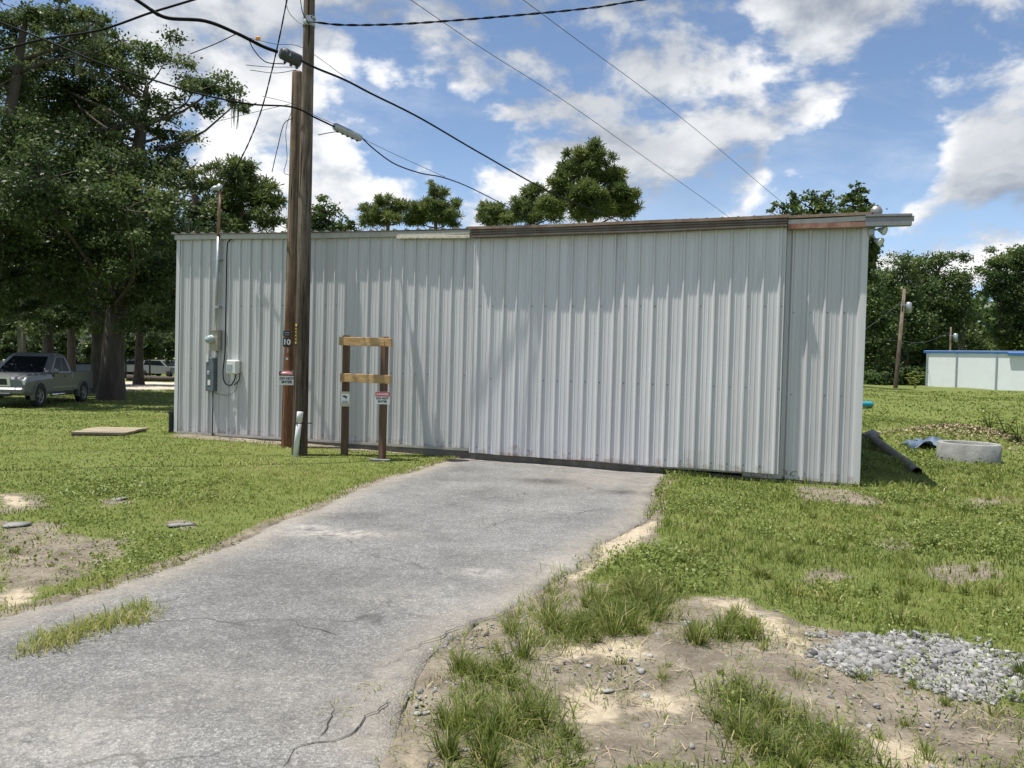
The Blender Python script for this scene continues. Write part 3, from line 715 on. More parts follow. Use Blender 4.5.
# where the shed stands
SHED_DEPTH = 9.0
def in_shed(x, y, pad=0.0):
    lx = (x - W0[0]) * WU[0] + (y - W0[1]) * WU[1]; ly = (x - W0[0]) * WN[0] + (y - W0[1]) * WN[1]
    return (lx > -pad) & (lx < WLEN + pad) & (ly > -pad) & (ly < SHED_DEPTH)
def behind_shed(x, y):
    b = x / y; bl = (W0[0] / W0[1]); e = W0 + WU * WLEN; br = e[0] / e[1]
    ly = (x - W0[0]) * WN[0] + (y - W0[1]) * WN[1]
    return (b > bl + .03) & (b < br - .03) & (ly > 0)
def grass_amount(x, y):
    g = np.ones(len(x))
    g *= 1 - .97 * density(SOIL, x, y, .16)
    g *= 1 - .85 * density(BARE, x, y, .25)
    g = np.maximum(g, .95 * density(CLUMP, x, y, .14)); g = np.maximum(g, .22 * density(SPARSE, x, y, .2))
    g *= 1 - .93 * density(SAND, x, y, .12)
    g *= 1 - .9 * density(GRAVEL, x, y, .25)
    din = sdf(DRIVE, x, y)
    g *= smooth(-.05, .06, din + .22 * (fbm(x * 2.5, y * 2.5, 77, 3) - .5))
    g = np.maximum(g, .9 * density(STRIP[:1], x, y, .06))
    g *= ~in_shed(x, y, .02)
    g *= ~behind_shed(x, y)
    g *= 1 - density([ROAD], x, y, 1.0) * (y > 25)
    return g
def kindmix(x, y):
    """how weedy (1) or lawn-like (0) the ground is"""
    return smooth(.0, .9, x - .02 * y) 
def build_grass():
    Vs, Fs, Cs = [], [], []; base = 0
    for (d0, d1, dens, w, hm) in ((1.6, 5, 2600, .0055, 1.0), (5, 8, 2100, .007, 1.0), (8, 12, 1300, .0105, 1.0), (12, 17, 620, .016, 1.0), (17, 26, 210, .027, 1.1), (26, 48, 45, .055, 1.2)):
        x, y = scatter(d0, d1, dens)
        g = grass_amount(x, y)
        patch = fbm(x * 1.1, y * 1.1, 13, 4); small = fbm(x * 5, y * 5, 17, 3)
        weed = kindmix(x, y)
        thin = np.clip(-.28 + 2.2 * small, 0.04, 1)
        keep = RNG.uniform(0, 1, len(x)) < g * thin
        x, y, patch, small, weed = x[keep], y[keep], patch[keep], small[keep], weed[keep]
        n = len(x)
        cl = density(CLUMP, x, y, .14)
        st = density(STRIP, x, y, .06)
        ring = 1 - smooth(.0, .5, np.abs(sdf(DRIVE, x, y)))
        wallside = 1 - smooth(0, .35, np.abs((x - W0[0]) * WN[0] + (y - W0[1]) * WN[1]))
        h = hm * RNG.uniform(.55, 1.3, n) * (.040 * (1 - weed) + .062 * weed + .04 * cl * (.35 + .9 * small) + .02 * ring + .06 * wallside * weed) * (.55 + .9 * patch)
        h = np.where(st > .5, RNG.uniform(.03, .085, n), h)
        lean = RNG.uniform(.1, .9, n) + .5 * cl
        V, F = blades(x, y, h, w * RNG.uniform(.7, 1.3, n), lean)
        dry = .12 * ring + .30 * st + .75 * (fbm(x * .6, y * .6, 91, 4) - .47)
        c = np.clip(.30 + .55 * (patch - .5) + RNG.normal(0, .15, n) + dry * 1.2 + .14 * (1 - weed) - .18 * cl + .02, 0, 1)
        c = np.where(RNG.uniform(0, 1, n) < .05 + .06 * cl, RNG.uniform(.85, 1, n), c)
        Vs.append(V); Fs.append(F + base); base += len(V); Cs.append(np.repeat(c, 2))
    # rank tufts of long grass in the bare ground, and thick tufts in the seam of the asphalt
    def patchgrass(polys, per_m2, hlo, hhi, w, lean, cmean, tufty):
        nonlocal base
        for pl in polys:
            lo, hi = pl.min(0) - .1, pl.max(0) + .1; n = int(np.prod(hi - lo) * per_m2); x = RNG.uniform(lo[0], hi[0], n); y = RNG.uniform(lo[1], hi[1], n)
            k = RNG.uniform(0, 1, n) < density([pl], x, y, .10) * (1 if not tufty else smooth(.30, .62, fbm(x * 4.5, y * 4.5, 33, 3))); x, y = x[k], y[k]; n = len(x)
            hh = RNG.uniform(hlo, hhi, n) * (.6 + .8 * fbm(x * 3, y * 3, 35, 3))
            V, F = blades(x, y, hh, w * RNG.uniform(.6, 1.4, n), RNG.uniform(.2, 1.25, n) * lean)
            c = np.clip(RNG.normal(cmean, .15, n), 0, 1); c = np.where(RNG.uniform(0, 1, n) < .10, RNG.uniform(.85, 1, n), c)
            Vs.append(V); Fs.append(F + base); base += len(V); Cs.append(np.repeat(c, 2))
    def tufts(polys, per_m2, nb, hlo, hhi, w, cmean):
        nonlocal base
        for pl in polys:
            lo, hi = pl.min(0) - .15, pl.max(0) + .15; n = int(np.prod(hi - lo) * per_m2); x = RNG.uniform(lo[0], hi[0], n); y = RNG.uniform(lo[1], hi[1], n)
            k = (RNG.uniform(0, 1, n) < density([pl], x, y, .14)) & (sdf(DRIVE, x, y) > .02); x, y = x[k], y[k]; n = len(x)
            if n == 0: continue
            sz = RNG.uniform(.4, 1.25, n); an = RNG.uniform(0, 6.283, n * nb); rr = np.abs(RNG.normal(0, .028, n * nb)) * np.repeat(sz, nb)
            X = np.repeat(x, nb) + np.cos(an) * rr; Y = np.repeat(y, nb) + np.sin(an) * rr
            hh = RNG.uniform(hlo, hhi, n * nb) * np.repeat(sz, nb); V, F = blades(X, Y, hh, w * RNG.uniform(.6, 1.4, n * nb), .25 + rr / .05 * RNG.uniform(.3, 1.1, n * nb), az=an)
            c = np.clip(np.repeat(RNG.normal(cmean, .10, n), nb) + RNG.normal(0, .12, n * nb), 0, 1); c = np.where(RNG.uniform(0, 1, n * nb) < .16, RNG.uniform(.85, 1, n * nb), c)
            Vs.append(V); Fs.append(F + base); base += len(V); Cs.append(np.repeat(c, 2))
    patchgrass(CLUMP, 2600, .05, .17, .0052, 1.0, .25, True)
    tufts(CLUMP, 46, 110, .06, .22, .0052, .24)
    tufts(SOIL, 5, 45, .03, .11, .0045, .45)
    tufts(SPARSE, 14, 60, .05, .13, .0045, .5)
    RL = [gpoly([(675, 498), (870, 505), (1000, 452), (1040, 470), (1060, 640), (880, 632), (760, 590), (660, 560)])]
    tufts(RL, 3.2, 60, .05, .15, .007, .30); tufts(RL, 2.2, 50, .04, .12, .007, .68); tufts([gpoly([(-20, 470), (150, 448), (420, 462), (300, 500), (120, 560), (-20, 590)])], 1.6, 40, .03, .08, .008, .5)
    patchgrass(STRIP[:1], 6500, .045, .13, .006, .9, .66, False); patchgrass(STRIP[1:], 2200, .02, .06, .005, 1.2, .72, False)
    patchgrass(SPARSE, 700, .05, .14, .005, 1.0, .6, True)
    patchgrass(SOIL, 900, .02, .08, .004, 1.2, .55, True)
    V = np.concatenate(Vs); F = np.concatenate(Fs); C = np.concatenate(Cs)
    me = np_mesh('grass', V, F, {'rnd': ('FACE', C)})
    tag(link('grass', me, M['grass']), 'green grass and straw blades growing over the lot', 'grass', kind='stuff')
    # broad-leaved weeds
    Vs, Fs, Cs = [], [], []; base = 0
    for (d0, d1, dens, s) in ((2.5, 6, 230, .021), (6, 10, 230, .027), (10, 16, 190, .034), (16, 30, 80, .05)):
        x, y = scatter(d0, d1, dens)
        pt = fbm(x * .8, y * .8, 51, 4)
        left_weeds = density([gpoly([(0, 490), (150, 480), (300, 500), (230, 545), (120, 585), (0, 600)])], x, y, .5)
        am = grass_amount(x, y) * np.maximum(kindmix(x, y) * smooth(.46, .66, pt), .8 * left_weeds * smooth(.35, .55, pt))
        k = RNG.uniform(0, 1, len(x)) < am
        x, y, pt = x[k], y[k], pt[k]
        # each plant: a handful of leaves
        m = 7; n = len(x)
        px = np.repeat(x, m) + RNG.normal(0, s * 1.3, n * m); py = np.repeat(y, m) + RNG.normal(0, s * 1.3, n * m)
        pz = terrain(px, py) + RNG.uniform(.015, .11, n * m)
        V, F = leaf_quads(np.stack([px, py, pz], 1), s * RNG.uniform(.7, 1.4, n * m), np.array([0, 0, 1.0]), .75, .62)
        Vs.append(V); Fs.append(F + base); base += len(V)
        Cs.append(np.clip(np.repeat(RNG.uniform(.15, .75, n), m) + RNG.normal(0, .14, n * m), 0, 1))
    me = np_mesh('weeds', np.concatenate(Vs), np.concatenate(Fs), {'rnd': ('FACE', np.concatenate(Cs))})
    tag(link('ground_cover', me, M['weed']), 'low broad-leaved weeds mixed into the grass', 'weeds', kind='stuff')
def leaf_quads(P, size, up, spread, aspect=.5):
    n = len(P); nrm = RNG.normal(0, spread, (n, 3)) + up; nrm /= np.linalg.norm(nrm, axis=1, keepdims=True) + 1e-9
    t = np.cross(nrm, RNG.normal(0, 1, (n, 3))); t /= np.linalg.norm(t, axis=1, keepdims=True) + 1e-9
    b = np.cross(nrm, t); s = np.asarray(size)[:, None] if np.ndim(size) else size
    V = np.stack([P - t * s * .5, P + b * s * .5 * aspect - t * s * .05 + nrm * s * .06, P + t * s * .5, P - b * s * .5 * aspect - t * s * .05 + nrm * s * .06], 1).reshape(-1, 3)
    F = (np.arange(n)[:, None] * 4 + np.arange(4)).reshape(-1, 4)
    return V, F
build_grass()

_ICO_V = None
def stones(x, y, r, sink=.3, lift=0.0, flatten=.65, tilt=.35):
    global _ICO_V
    ph = (1 + 5 ** .5) / 2
    v = np.array([(-1, ph, 0), (1, ph, 0), (-1, -ph, 0), (1, -ph, 0), (0, -1, ph), (0, 1, ph), (0, -1, -ph), (0, 1, -ph), (ph, 0, -1), (ph, 0, 1), (-ph, 0, -1), (-ph, 0, 1)]) / 1.9
    f = np.array([(0,11,5),(0,5,1),(0,1,7),(0,7,10),(0,10,11),(1,5,9),(5,11,4),(11,10,2),(10,7,6),(7,1,8),(3,9,4),(3,4,2),(3,2,6),(3,6,8),(3,8,9),(4,9,5),(2,4,11),(6,2,10),(8,6,7),(9,8,1)])
    n = len(x)
    A = v[None] * RNG.uniform(.5, 1.35, (n, 12, 1)) * np.stack([RNG.uniform(.7, 1.3, n), RNG.uniform(.6, 1.1, n), RNG.uniform(.4, .9, n) * flatten / .65], 1)[:, None]
    az = RNG.uniform(0, 2 * np.pi, n); ti = RNG.normal(0, tilt, n)
    c, s = np.cos(az)[:, None], np.sin(az)[:, None]; ct, st = np.cos(ti)[:, None], np.sin(ti)[:, None]
    X, Y, Z = A[..., 0], A[..., 1], A[..., 2]
    Y, Z = Y * ct - Z * st, Y * st + Z * ct
    X, Y = X * c - Y * s, X * s + Y * c
    r = np.asarray(r)[:, None]
    V = np.stack([X * r + x[:, None], Y * r + y[:, None], Z * r + (terrain(x, y) + lift)[:, None] + r * (.5 - sink)], -1).reshape(-1, 3)
    F = (np.arange(n)[:, None, None] * 12 + f[None]).reshape(-1, 3)
    return V, F
def build_gravel():
    g = GRAVEL[0]; lo, hi = g.min(0) - .4, g.max(0) + .4
    n = 60000; x = RNG.uniform(lo[0], hi[0], n); y = RNG.uniform(lo[1], hi[1], n)
    k = RNG.uniform(0, 1, n) < (1 - smooth(-.16, .18, sdf(g, x, y) + .5 * (fbm(x * 4, y * 4, 6, 4) - .5))); x, y = x[k], y[k]
    d = -sdf(g, x, y)
    V, F = stones(x, y, np.exp(RNG.normal(math.log(.0095), .5, len(x))).clip(.004, .034), .3, RNG.uniform(0, 1, len(x)) * .018 * smooth(0, .2, d))
    c = np.repeat(np.clip(RNG.normal(.47, .25, len(x)), 0, 1), 20)
    tag(link('gravel_pile', np_mesh('gravel_pile', V, F, {'rnd': ('FACE', c)}), M['stone']), 'heap of pale grey crushed stone at the edge of the grass', 'gravel', kind='stuff')
    # loose pebbles over the bare soil and at the ragged edge of the asphalt
    x, y = scatter(2.4, 7.5, 1500, 44)
    edge_d = np.abs(sdf(gpoly([(412, 705), (440, 652), (475, 626), (520, 606), (540, 640), (500, 660), (450, 690), (430, 720)]), x, y))
    inside = density([gpoly([(412, 705), (440, 652), (475, 626), (520, 606), (540, 640), (500, 660), (450, 690), (430, 720)])], x, y, .12)
    am = .12 * density(SOIL, x, y, .1) + .5 * inside + .2 * density([gpoly([(560, 660), (690, 640), (720, 690), (690, 720), (600, 720)]), gpoly([(690, 625), (720, 620), (715, 645), (690, 640)]), gpoly([(930, 700), (1024, 715), (1024, 768), (960, 768)])], x, y, .15) * (fbm(x * 3, y * 3, 8, 3) > .45)
    am *= (1 - density(CLUMP, x, y, .1)) * (1 - density(GRAVEL, x, y, .02)) * smooth(-.15, .02, sdf(DRIVE, x, y))
    k = RNG.uniform(0, 1, len(x)) < am; x, y = x[k], y[k]
    r = np.exp(RNG.normal(math.log(.0058), .6, len(x))).clip(.002, .034)
    V, F = stones(x, y, r, .35)
    c = np.repeat(np.clip(RNG.normal(.5, .25, len(x)), 0, 1), 20)
    tag(link('pebbles', np_mesh('pebbles', V, F, {'rnd': ('FACE', c)}), M['stone']), 'loose pebbles and broken stone on the bare soil', 'pebbles', kind='stuff')
build_gravel()
def build_litter():
    # grit and dry stems lying on the bare ground
    x, y = scatter(2.4, 8.5, 900, 44); k = RNG.uniform(0, 1, len(x)) < np.maximum(density(SOIL, x, y, .15), .8 * density(BARE, x, y, .3)) * (1 - .5 * density(CLUMP, x, y, .1)) * smooth(.0, .1, sdf(DRIVE, x, y)) * .22
    x, y = x[k], y[k]; n = len(x); a = RNG.uniform(0, 6.283, n); ln = RNG.uniform(.02, .10, n); w = RNG.uniform(.0008, .0022, n); z = terrain(x, y) + RNG.uniform(.004, .02, n)
    dx, dy = np.cos(a) * ln, np.sin(a) * ln; sx, sy = -np.sin(a) * w, np.cos(a) * w; tz = RNG.normal(0, .012, n)
    V = np.stack([np.stack([x - sx, y - sy, z], 1), np.stack([x + sx, y + sy, z], 1), np.stack([x + dx + sx, y + dy + sy, z + tz], 1), np.stack([x + dx - sx, y + dy - sy, z + tz], 1)], 1).reshape(-1, 3)
    tag(link('dry_litter', np_mesh('dry_litter', V, np.arange(n * 4).reshape(-1, 4), {'rnd': ('FACE', RNG.uniform(0, 1, n))}), M['straw']), 'dry grass stems scattered on the bare soil', 'litter', kind='stuff')
build_litter()
# ------------------------------------------------------------------ the metal shed
PITCH_R = .2286
def sheet(x0, x1, zb, zt, y, outer=True, seed=0, pitch=PITCH_R, rib=.031, phase=0.0, rows=14, bend=.0045, rustz=.10, name='wall', mats=None, parent=None, thick=.03, lap=()):
    """one ribbed sheet in shed coordinates: x along the front, y = plane, z up; zb and zt are functions of x"""
    prof = []
    k = math.floor((x0 - phase) / pitch) - 1
    while True:
        s = phase + k * pitch
        if s > x1: break
        jt = .006 * math.sin(k * 12.9898 + seed * 3.1)
        for dx, h in ((0, 0), (.024, rib), (.042, rib), (.056, 0), (.104, 0), (.110, .0045), (.122, .0045), (.128, 0), (.166, 0), (.172, .0045), (.184, .0045), (.190, 0)):
            prof.append((s + dx + jt, h))
        k += 1
    prof = [(a, b) for a, b in prof if x0 < a < x1]
    prof = [(x0, 0.0)] + prof + [(x1, 0.0)]
    xs = np.array([p[0] for p in prof]); hs = np.array([p[1] for p in prof])
    n = len(xs); ts = np.linspace(0, 1, rows)
    V = []; R = []; PN = []
    for t in ts:
        b = np.array([zb(q) for q in xs]); tp = np.array([zt(q) for q in xs])
        z = b + (tp - b) * t
        w = bend * (fbm(xs * 1.7 + seed * 7.3, z * .7 + 3.3 + seed, 101 + seed, 3) - .5) * 2
        pid = np.floor((xs - phase) / (4 * pitch)); w = w + .006 * np.sin(pid * 7.7 + seed) * ((z - b) / 3.5)
        w = w + .7 * bend * (vnoise(xs * 9 + seed, z * 2.2, 140 + seed) - .5)
        if t == 0: w = w + .012 * (vnoise(xs * 6, xs * 0 + seed, 55) - .5); z = z + .012 * (vnoise(xs * 4, xs * 0 + seed, 56) - .5)
        V += [(a, y - h - c, d) for a, h, c, d in zip(xs, hs, w, z)]
        R += list(0.30 * (1 - smooth(0, rustz, z - b))); PN += list(np.sin(pid * 12.7 + seed * 5.1))
    m = len(V)
    F = [(r * n + i, r * n + i + 1, (r + 1) * n + i + 1, (r + 1) * n + i) for r in range(rows - 1) for i in range(n - 1)]
    # back skin and edges
    V += [(x0, y + thick, zb(x0)), (x1, y + thick, zb(x1)), (x1, y + thick, zt(x1)), (x0, y + thick, zt(x0))]; R += [0] * 4
    top = (rows - 1) * n
    bot = list(range(n)); 
    fs = F + [(m, m + 3, m + 2, m + 1)] + [bot + [m + 1, m]] + [list(range(top, top + n))[::-1] + [m + 3, m + 2]]
    fs += [[r * n for r in range(rows)] + [m + 3, m]] + [[r * n + n - 1 for r in range(rows)][::-1] + [m + 1, m + 2]]
    # screws
    mi = [0] * len(fs)
    for zz in (0.10, 1.25, 2.45):
        for (a, h) in zip(xs, hs):
            if h == 0 and random.random() < .55 and a - x0 > .05 and abs(((a - phase) % pitch) - .056) < .02:
                zc = zb(a) + zz; b = len(V); q = .007
                if zc > zt(a) - .1: continue
                V += [(a + .012 - q, y - .006, zc - q), (a + .012 + q, y - .006, zc - q), (a + .012 + q, y - .006, zc + q), (a + .012 - q, y - .006, zc + q),(a + .012, y +.01, zc)]
                R += [0] * 5
                fs += [(b, b + 1, b + 2, b + 3), (b, b + 4, b + 1), (b + 1, b + 4, b + 2), (b + 2, b + 4, b + 3), (b + 3, b + 4, b)]; mi += [1] * 5
    me = bpy.data.meshes.new(name); me.from_pydata([tuple(map(float, v)) for v in V], [], fs)
    me.polygons.foreach_set('material_index', mi)
    a = me.attributes.new('panel', 'FLOAT', 'POINT'); a.data.foreach_set('value', np.array(PN + [0] * (len(V) - len(PN)), np.float32))
    a = me.attributes.new('rust', 'FLOAT', 'POINT'); a.data.foreach_set('value', np.array(R, np.float32)); me.update()
    return link(name, me, mats or [M['shed_wall'], M['black_trim']], parent)

xa, zA = onwall(475, 340); xb, _ = onwall(782, 340, -.10); xm, _ = onwall(619, 340, -.10)
_, z_tl = onwall(179, 237); _, z_tr = onwall(870, 217); _, z_tm = onwall(470, 230)
def eave(x): return z_tl + (z_tr - z_tl) * x / WLEN - .06 * math.sin(math.pi * min(1, max(0, x / WLEN)))
def b_left(x): return np.interp(x, [0, xa], [onwall(176, 432)[1], onwall(475, 450)[1]])
def b_right(x): return np.interp(x, [xb - .6, WLEN], [onwall(777, 479)[1], onwall(858, 484)[1]])
def b_door(x): return np.interp(x, [xa, xm, xb], [onwall(475, 453, -.1)[1], onwall(619, 463, -.1)[1], onwall(777, 474, -.1)[1]])
shed = empty('metal_shed', wl(0, 0, 0), 'long low shed of grey ribbed sheet metal with two sliding doors', 'shed', rz=WROT)
def loc(mb, name, mats, parent=shed): return mb.build(name, mats, parent, world=False)
sheet(0.0, xa + .12, b_left, eave, 0.0, seed=1, name='wall', parent=shed, phase=.07)
sheet(xb - .5, WLEN, b_right, eave, 0.0, seed=2, name='wall', parent=shed, phase=xb - .5 + .12)
# the wall behind the doors, side walls and back
mb = MB()
mb.box(((xa + xb) / 2 - .19, .03, eave(xa) / 2 + .03), (xb - xa - .62, .04, eave(xa) - .1))
loc(mb, 'wall', M['shed_wall'])
mb = MB()
for xx in (.02, WLEN - .02):
    mb = MB(); mb.prism([(.045, -.1), (SHED_DEPTH, -.1), (SHED_DEPTH, eave(xx) - .55), (.045, eave(xx) - .04)], (0, 1, 0), (0, 0, 1), (1, 0, 0), (xx - .02, 0, 0), .04)
    loc(mb, 'side_wall', M['shed_wall'])
mb = MB(); mb.box((WLEN / 2, SHED_DEPTH - .02, 1.6), (WLEN - .1, .04, 3.4)); loc(mb, 'back_wall', M['shed_wall'])
# concrete footing showing under the sheets
mb = MB()
mb.prism([(0, -.12), (WLEN, -.3), (WLEN - .01, b_right(WLEN) - .005), (xb, b_right(xb) - .012), (xa, b_left(xa) - .006), (0, b_left(0) - .006)], (1, 0, 0), (0, 0, 1), (0, 1, 0), (0, -.015, 0), .05)
loc(mb, 'footing', M['old_concrete'])
# two sliding doors hung in front of the wall
top_d = lambda x: eave(x) - .10
sheet(xa, xm + .04, b_door, top_d, -.095, seed=3, name='sliding_door', parent=shed, phase=xa + .05, rustz=.16)
sheet(xm, xb, b_door, top_d, -.125, seed=5, name='sliding_door', parent=shed, phase=xm + .03, rustz=.14)
mb = MB(); mb.box((xb + .004, -.11, (b_door(xb) + top_d(xb)) / 2), (.02, .075, top_d(xb) - b_door(xb)), bev=.004); loc(mb, 'door_edge_trim', M['shed_wall']); mb = MB(); mb.box((xa - .004, -.085, (b_door(xa) + top_d(xa)) / 2), (.02, .05, top_d(xa) - b_door(xa)), bev=.004)
loc(mb, 'door_edge_trim', M['shed_wall'])
# corner trims
mb = MB()
mb.box((.03, -.031, (b_left(0) + eave(0)) / 2), (.085, .016, eave(0) - b_left(0)), bev=.003); loc(mb, 'corner_trim', M['shed_wall']); mb = MB(); mb.box((WLEN - .03, -.031, (b_right(WLEN) + eave(WLEN)) / 2), (.085, .016, eave(WLEN) - b_right(WLEN)), bev=.003)
loc(mb, 'corner_trim', M['shed_wall'])
# base angle along the foot of the left wall
mb = MB()
xs = np.linspace(.0, xa - .05, 12)
for a, b in zip(xs[:-1], xs[1:]):
    mb.add([(a, -.034, b_left(a) - .02), (b, -.034, b_left(b) - .02), (b, -.034, b_left(b) + .025), (a, -.034, b_left(a) + .025), (a, -.02, b_left(a) + .025), (b, -.02, b_left(b) + .025), (a, -.02, b_left(a) - .02), (b, -.02, b_left(b) - .02)], [(0, 1, 2, 3), (3, 2, 5, 4), (6, 7, 1, 0)])
loc(mb, 'base_trim', M['shed_trim'])
# eave: fascia on the left, brown flashing above the doors
def strip(mb, x0, x1, y0, y1, dz0, dz1, n=10, mi=0, wob=.004):
    xs = np.linspace(x0, x1, n)
    vs = []; 
    for x in xs:
        w = wob * math.sin(x * 2.3 + dz0 * 31) 
        e = eave(x) + w
        vs += [(x, y0, e + dz0), (x, y0, e + dz1), (x, y1, e + dz1), (x, y1, e + dz0)]
    fs = []
    for i in range(n - 1):
        for k in range(4): fs.append((i*4+k, (i+1)*4+k, (i+1)*4+(k+1) % 4, i*4+(k+1) % 4))
    fs += [(0, 1, 2, 3), ((n-1)*4+3, (n-1)*4+2, (n-1)*4+1, (n-1)*4)]
    mb.add(vs, fs, mi)
mb = MB(); strip(mb, -.03, xa - .02, -.075, .02, -.06, .035); loc(mb, 'fascia', M['shed_trim'])
mb = MB(); strip(mb, xa - .06, xb + .03, -.268, -.02, -.005, .04); strip(mb, xb + .03, WLEN + .03, -.175, -.02, -.003, .038); loc(mb, 'flashing', M['brown_trim'])
mb = MB(); strip(mb, xa - .02, xb + .02, -.235, -.05, -.125, -.008)
strip(mb, xa - .02, xb + .02, -.257, -.2355, -.125, -.103); strip(mb, xa - .02, xb + .02, -.250, -.2355, -.082, -.064); strip(mb, xa - .02, xb + .02, -.257, -.2355, -.045, -.02)
loc(mb, 'track_cover', M['dark_track'])
xr = xb + .03; xe = onwall(912, 215, -.15)[0]
mb = MB(); strip(mb, xr, WLEN - .05, -.165, -.06, -.155, -.085, wob=.006); loc(mb, 'rusty_track', M['rusty_track']); mb = MB(); strip(mb, xr, WLEN - .05, -.16, -.06, -.08, -.012, wob=.006); loc(mb, 'track_rail', M['shed_trim'])
mb = MB(); strip(mb, WLEN - .05, xe, -.19, -.06, -.155, -.10, n=4); strip(mb, WLEN - .05, xe, -.19, -.06, -.03, .0, n=4); strip(mb, WLEN - .05, xe + .03, -.15, -.10, -.10, -.03, n=4); loc(mb, 'track_end', M['track_metal'])
x1 = onwall(397, 234, -.1)[0]; x2 = onwall(470, 231, -.1)[0]
mb = MB(); strip(mb, x1, x2, -.115, -.05, -.105, -.05, n=6, wob=.008); strip(mb, x1 + .02, x2, -.108, -.05, -.045, -.012, n=6, wob=.008)
for q in range(9):
    xq = x1 + .1 + q * (x2 - x1 - .15) / 8; mb.box((xq, -.118, eave(xq) - .075), (.03, .008, .02), 0)
loc(mb, 'track_end', M['cream_track'])
# corrugated roof falling away to the back
mb = MB(); prof = []
x = -.08
while x < WLEN + .08:
    for dx, h in ((0, 0), (.02, .03), (.05, .03), (.07, 0), (.15, 0)): prof.append((x + dx, h))
    x += .2286
n = len(prof)
def rz(x, y): return eave(min(max(x, 0), WLEN)) + .048 - .055 * (y + .2)
vs = [(p, yy, rz(p, yy) + h) for yy in (-.12, SHED_DEPTH + .1) for p, h in prof] + [(p, yy, rz(p, yy) - .004) for yy in (-.12, SHED_DEPTH + .1) for p, h in prof]
fs = [(i, i + 1, n + i + 1, n + i) for i in range(n - 1)] + [(2*n + i, 3*n + i, 3*n + i + 1, 2*n + i + 1) for i in range(n - 1)] + [(i, 2*n + i, 2*n + i + 1, i + 1) for i in range(n - 1)]
mb.add(vs, fs); loc(mb, 'roof', M['roof_metal'])

# ---------------------------------------- things fixed to the shed wall
def wallpt(px, py, off): x, z = onwall(px, py, off); return x, z
def frame_on_wall(px, py, off=-.03):
    x, z = onwall(px, py, off); return wl(x, 0, z), x, z
AX = np.array([WU, WN, [0, 0, 1.0]])          # local box axes as rows
# service mast with weatherhead
def P(x, y, z): return wl(x, y, z)
xm_, zt_ = onwall(219, 190, -.09); _, zm_ = onwall(215, 331, -.09)
mast = empty('service_mast', P(xm_, -.09, zm_), 'service mast with a rusty top above the electric meter', 'service mast')
xb_, _ = onwall(215, 331, -.09)
m1 = MB(); zq = eave(xm_) - .02
m1.tube([P(xb_, -.07, zm_), P((xb_ + xm_) / 2, -.075, zm_ + 1.0), P(xm_, -.09, zq)], .028, 10); m1.build('lower_conduit', M['conduit'], mast)
m1 = MB(); m1.tube([P(xm_, -.09, zq), P(xm_ + .02, -.09, zt_)], .027, 10); m1.build('upper_pipe', M['rusty_pipe'], mast)
m1 = MB(); m1.lathe([(.03, -.03), (.055, -.01), (.06, .05), (.04, .10), (.0, .115)], P(xm_ + .02, -.10, zt_), 12); m1.tube([P(xm_ + .02, -.10, zt_ + .04), P(xm_ - .05, -.17, zt_ + .02), P(xm_ - .10, -.2, zt_ - .02)], [.045, .04, .02], 10); m1.build('weatherhead', M['conduit'], mast)
for zz in (zm_ + .45, zm_ + 1.35): m1 = MB(); m1.box(P(xm_ - .01, -.06, zz), (.11, .09, .03), ax=AX); m1.build('strap', M['conduit'], mast)
# meter
gp, x, z = frame_on_wall(217, 341)
z1 = onwall(217, 331)[1]; z2 = onwall(217, 351)[1]
meter = empty('electric_meter', P(x, -.03, z2), 'electric meter with round glass dome on a tan box', 'electric meter')
m1 = MB(); m1.box(P(x, -.085, (z1 + z2) / 2), (.20, .11, z1 - z2), ax=AX, bev=.01); m1.box(P(x, -.09, z1 + .004), (.22, .125, .012), ax=AX); m1.build('box', M['meter_box'], meter)
m1 = MB(); m1.lathe([(.085, 0), (.085, .03), (.078, .035)], P(x - .035, -.141, (z1 + z2) / 2 + .02), 18, axis=-WN); m1.build('ring', M['conduit'], meter)
m1 = MB(); m1.lathe([(.076, .02), (.076, .085), (.06, .115), (.0, .12)], P(x - .035, -.141, (z1 + z2) / 2 + .02), 18, axis=-WN); m1.build('dome', M['glass_dome'], meter)
# breaker box
z1 = onwall(214, 358)[1]; z2 = onwall(214, 391)[1]; xq = onwall(214, 375)[0]
brk = empty('breaker_box', P(xq, -.03, z2), 'dark grey breaker box mounted below the meter', 'breaker box')
m1 = MB(); m1.box(P(xq, -.075, (z1 + z2) / 2), (.19, .10, z1 - z2), ax=AX, bev=.008); m1.build('box', M['breaker'], brk)
m1 = MB(); m1.box(P(xq - .02, -.133, (z1 + z2) / 2 + .03), (.06, .02, .07), ax=AX, bev=.005); m1.build('handle', M['conduit'], brk)
m1 = MB(); m1.box(P(xq - .005, -.128, (z1 + z2) / 2 - .15), (.06, .006, .10), ax=AX); m1.build('plate', M['white_plastic'], brk); m1 = MB(); m1.box(P(xq - .05, -.128, z1 - .0), (.05, .012, .16), ax=AX); m1.build('plate', M['white_plastic'], brk)
cb = MB(); cb.tube([P(xq + .03, -.06, z2), P(xq + .03, -.05, gz(*P(xq, -.05, 0)[:2]) - .02)], .014, 8); tag(cb.build('ground_conduit', M['grey_wire'], origin=P(xq, -.05, gz(*P(xq, -.05, 0)[:2]))), 'thin grey conduit running from the breaker box down to the grass', 'conduit')
nip = MB(); nip.tube([P(x + .03, -.07, onwall(217, 351)[1]), P(x + .03, -.07, z1)], .022, 8); nip.build('nipple', M['conduit'], brk)
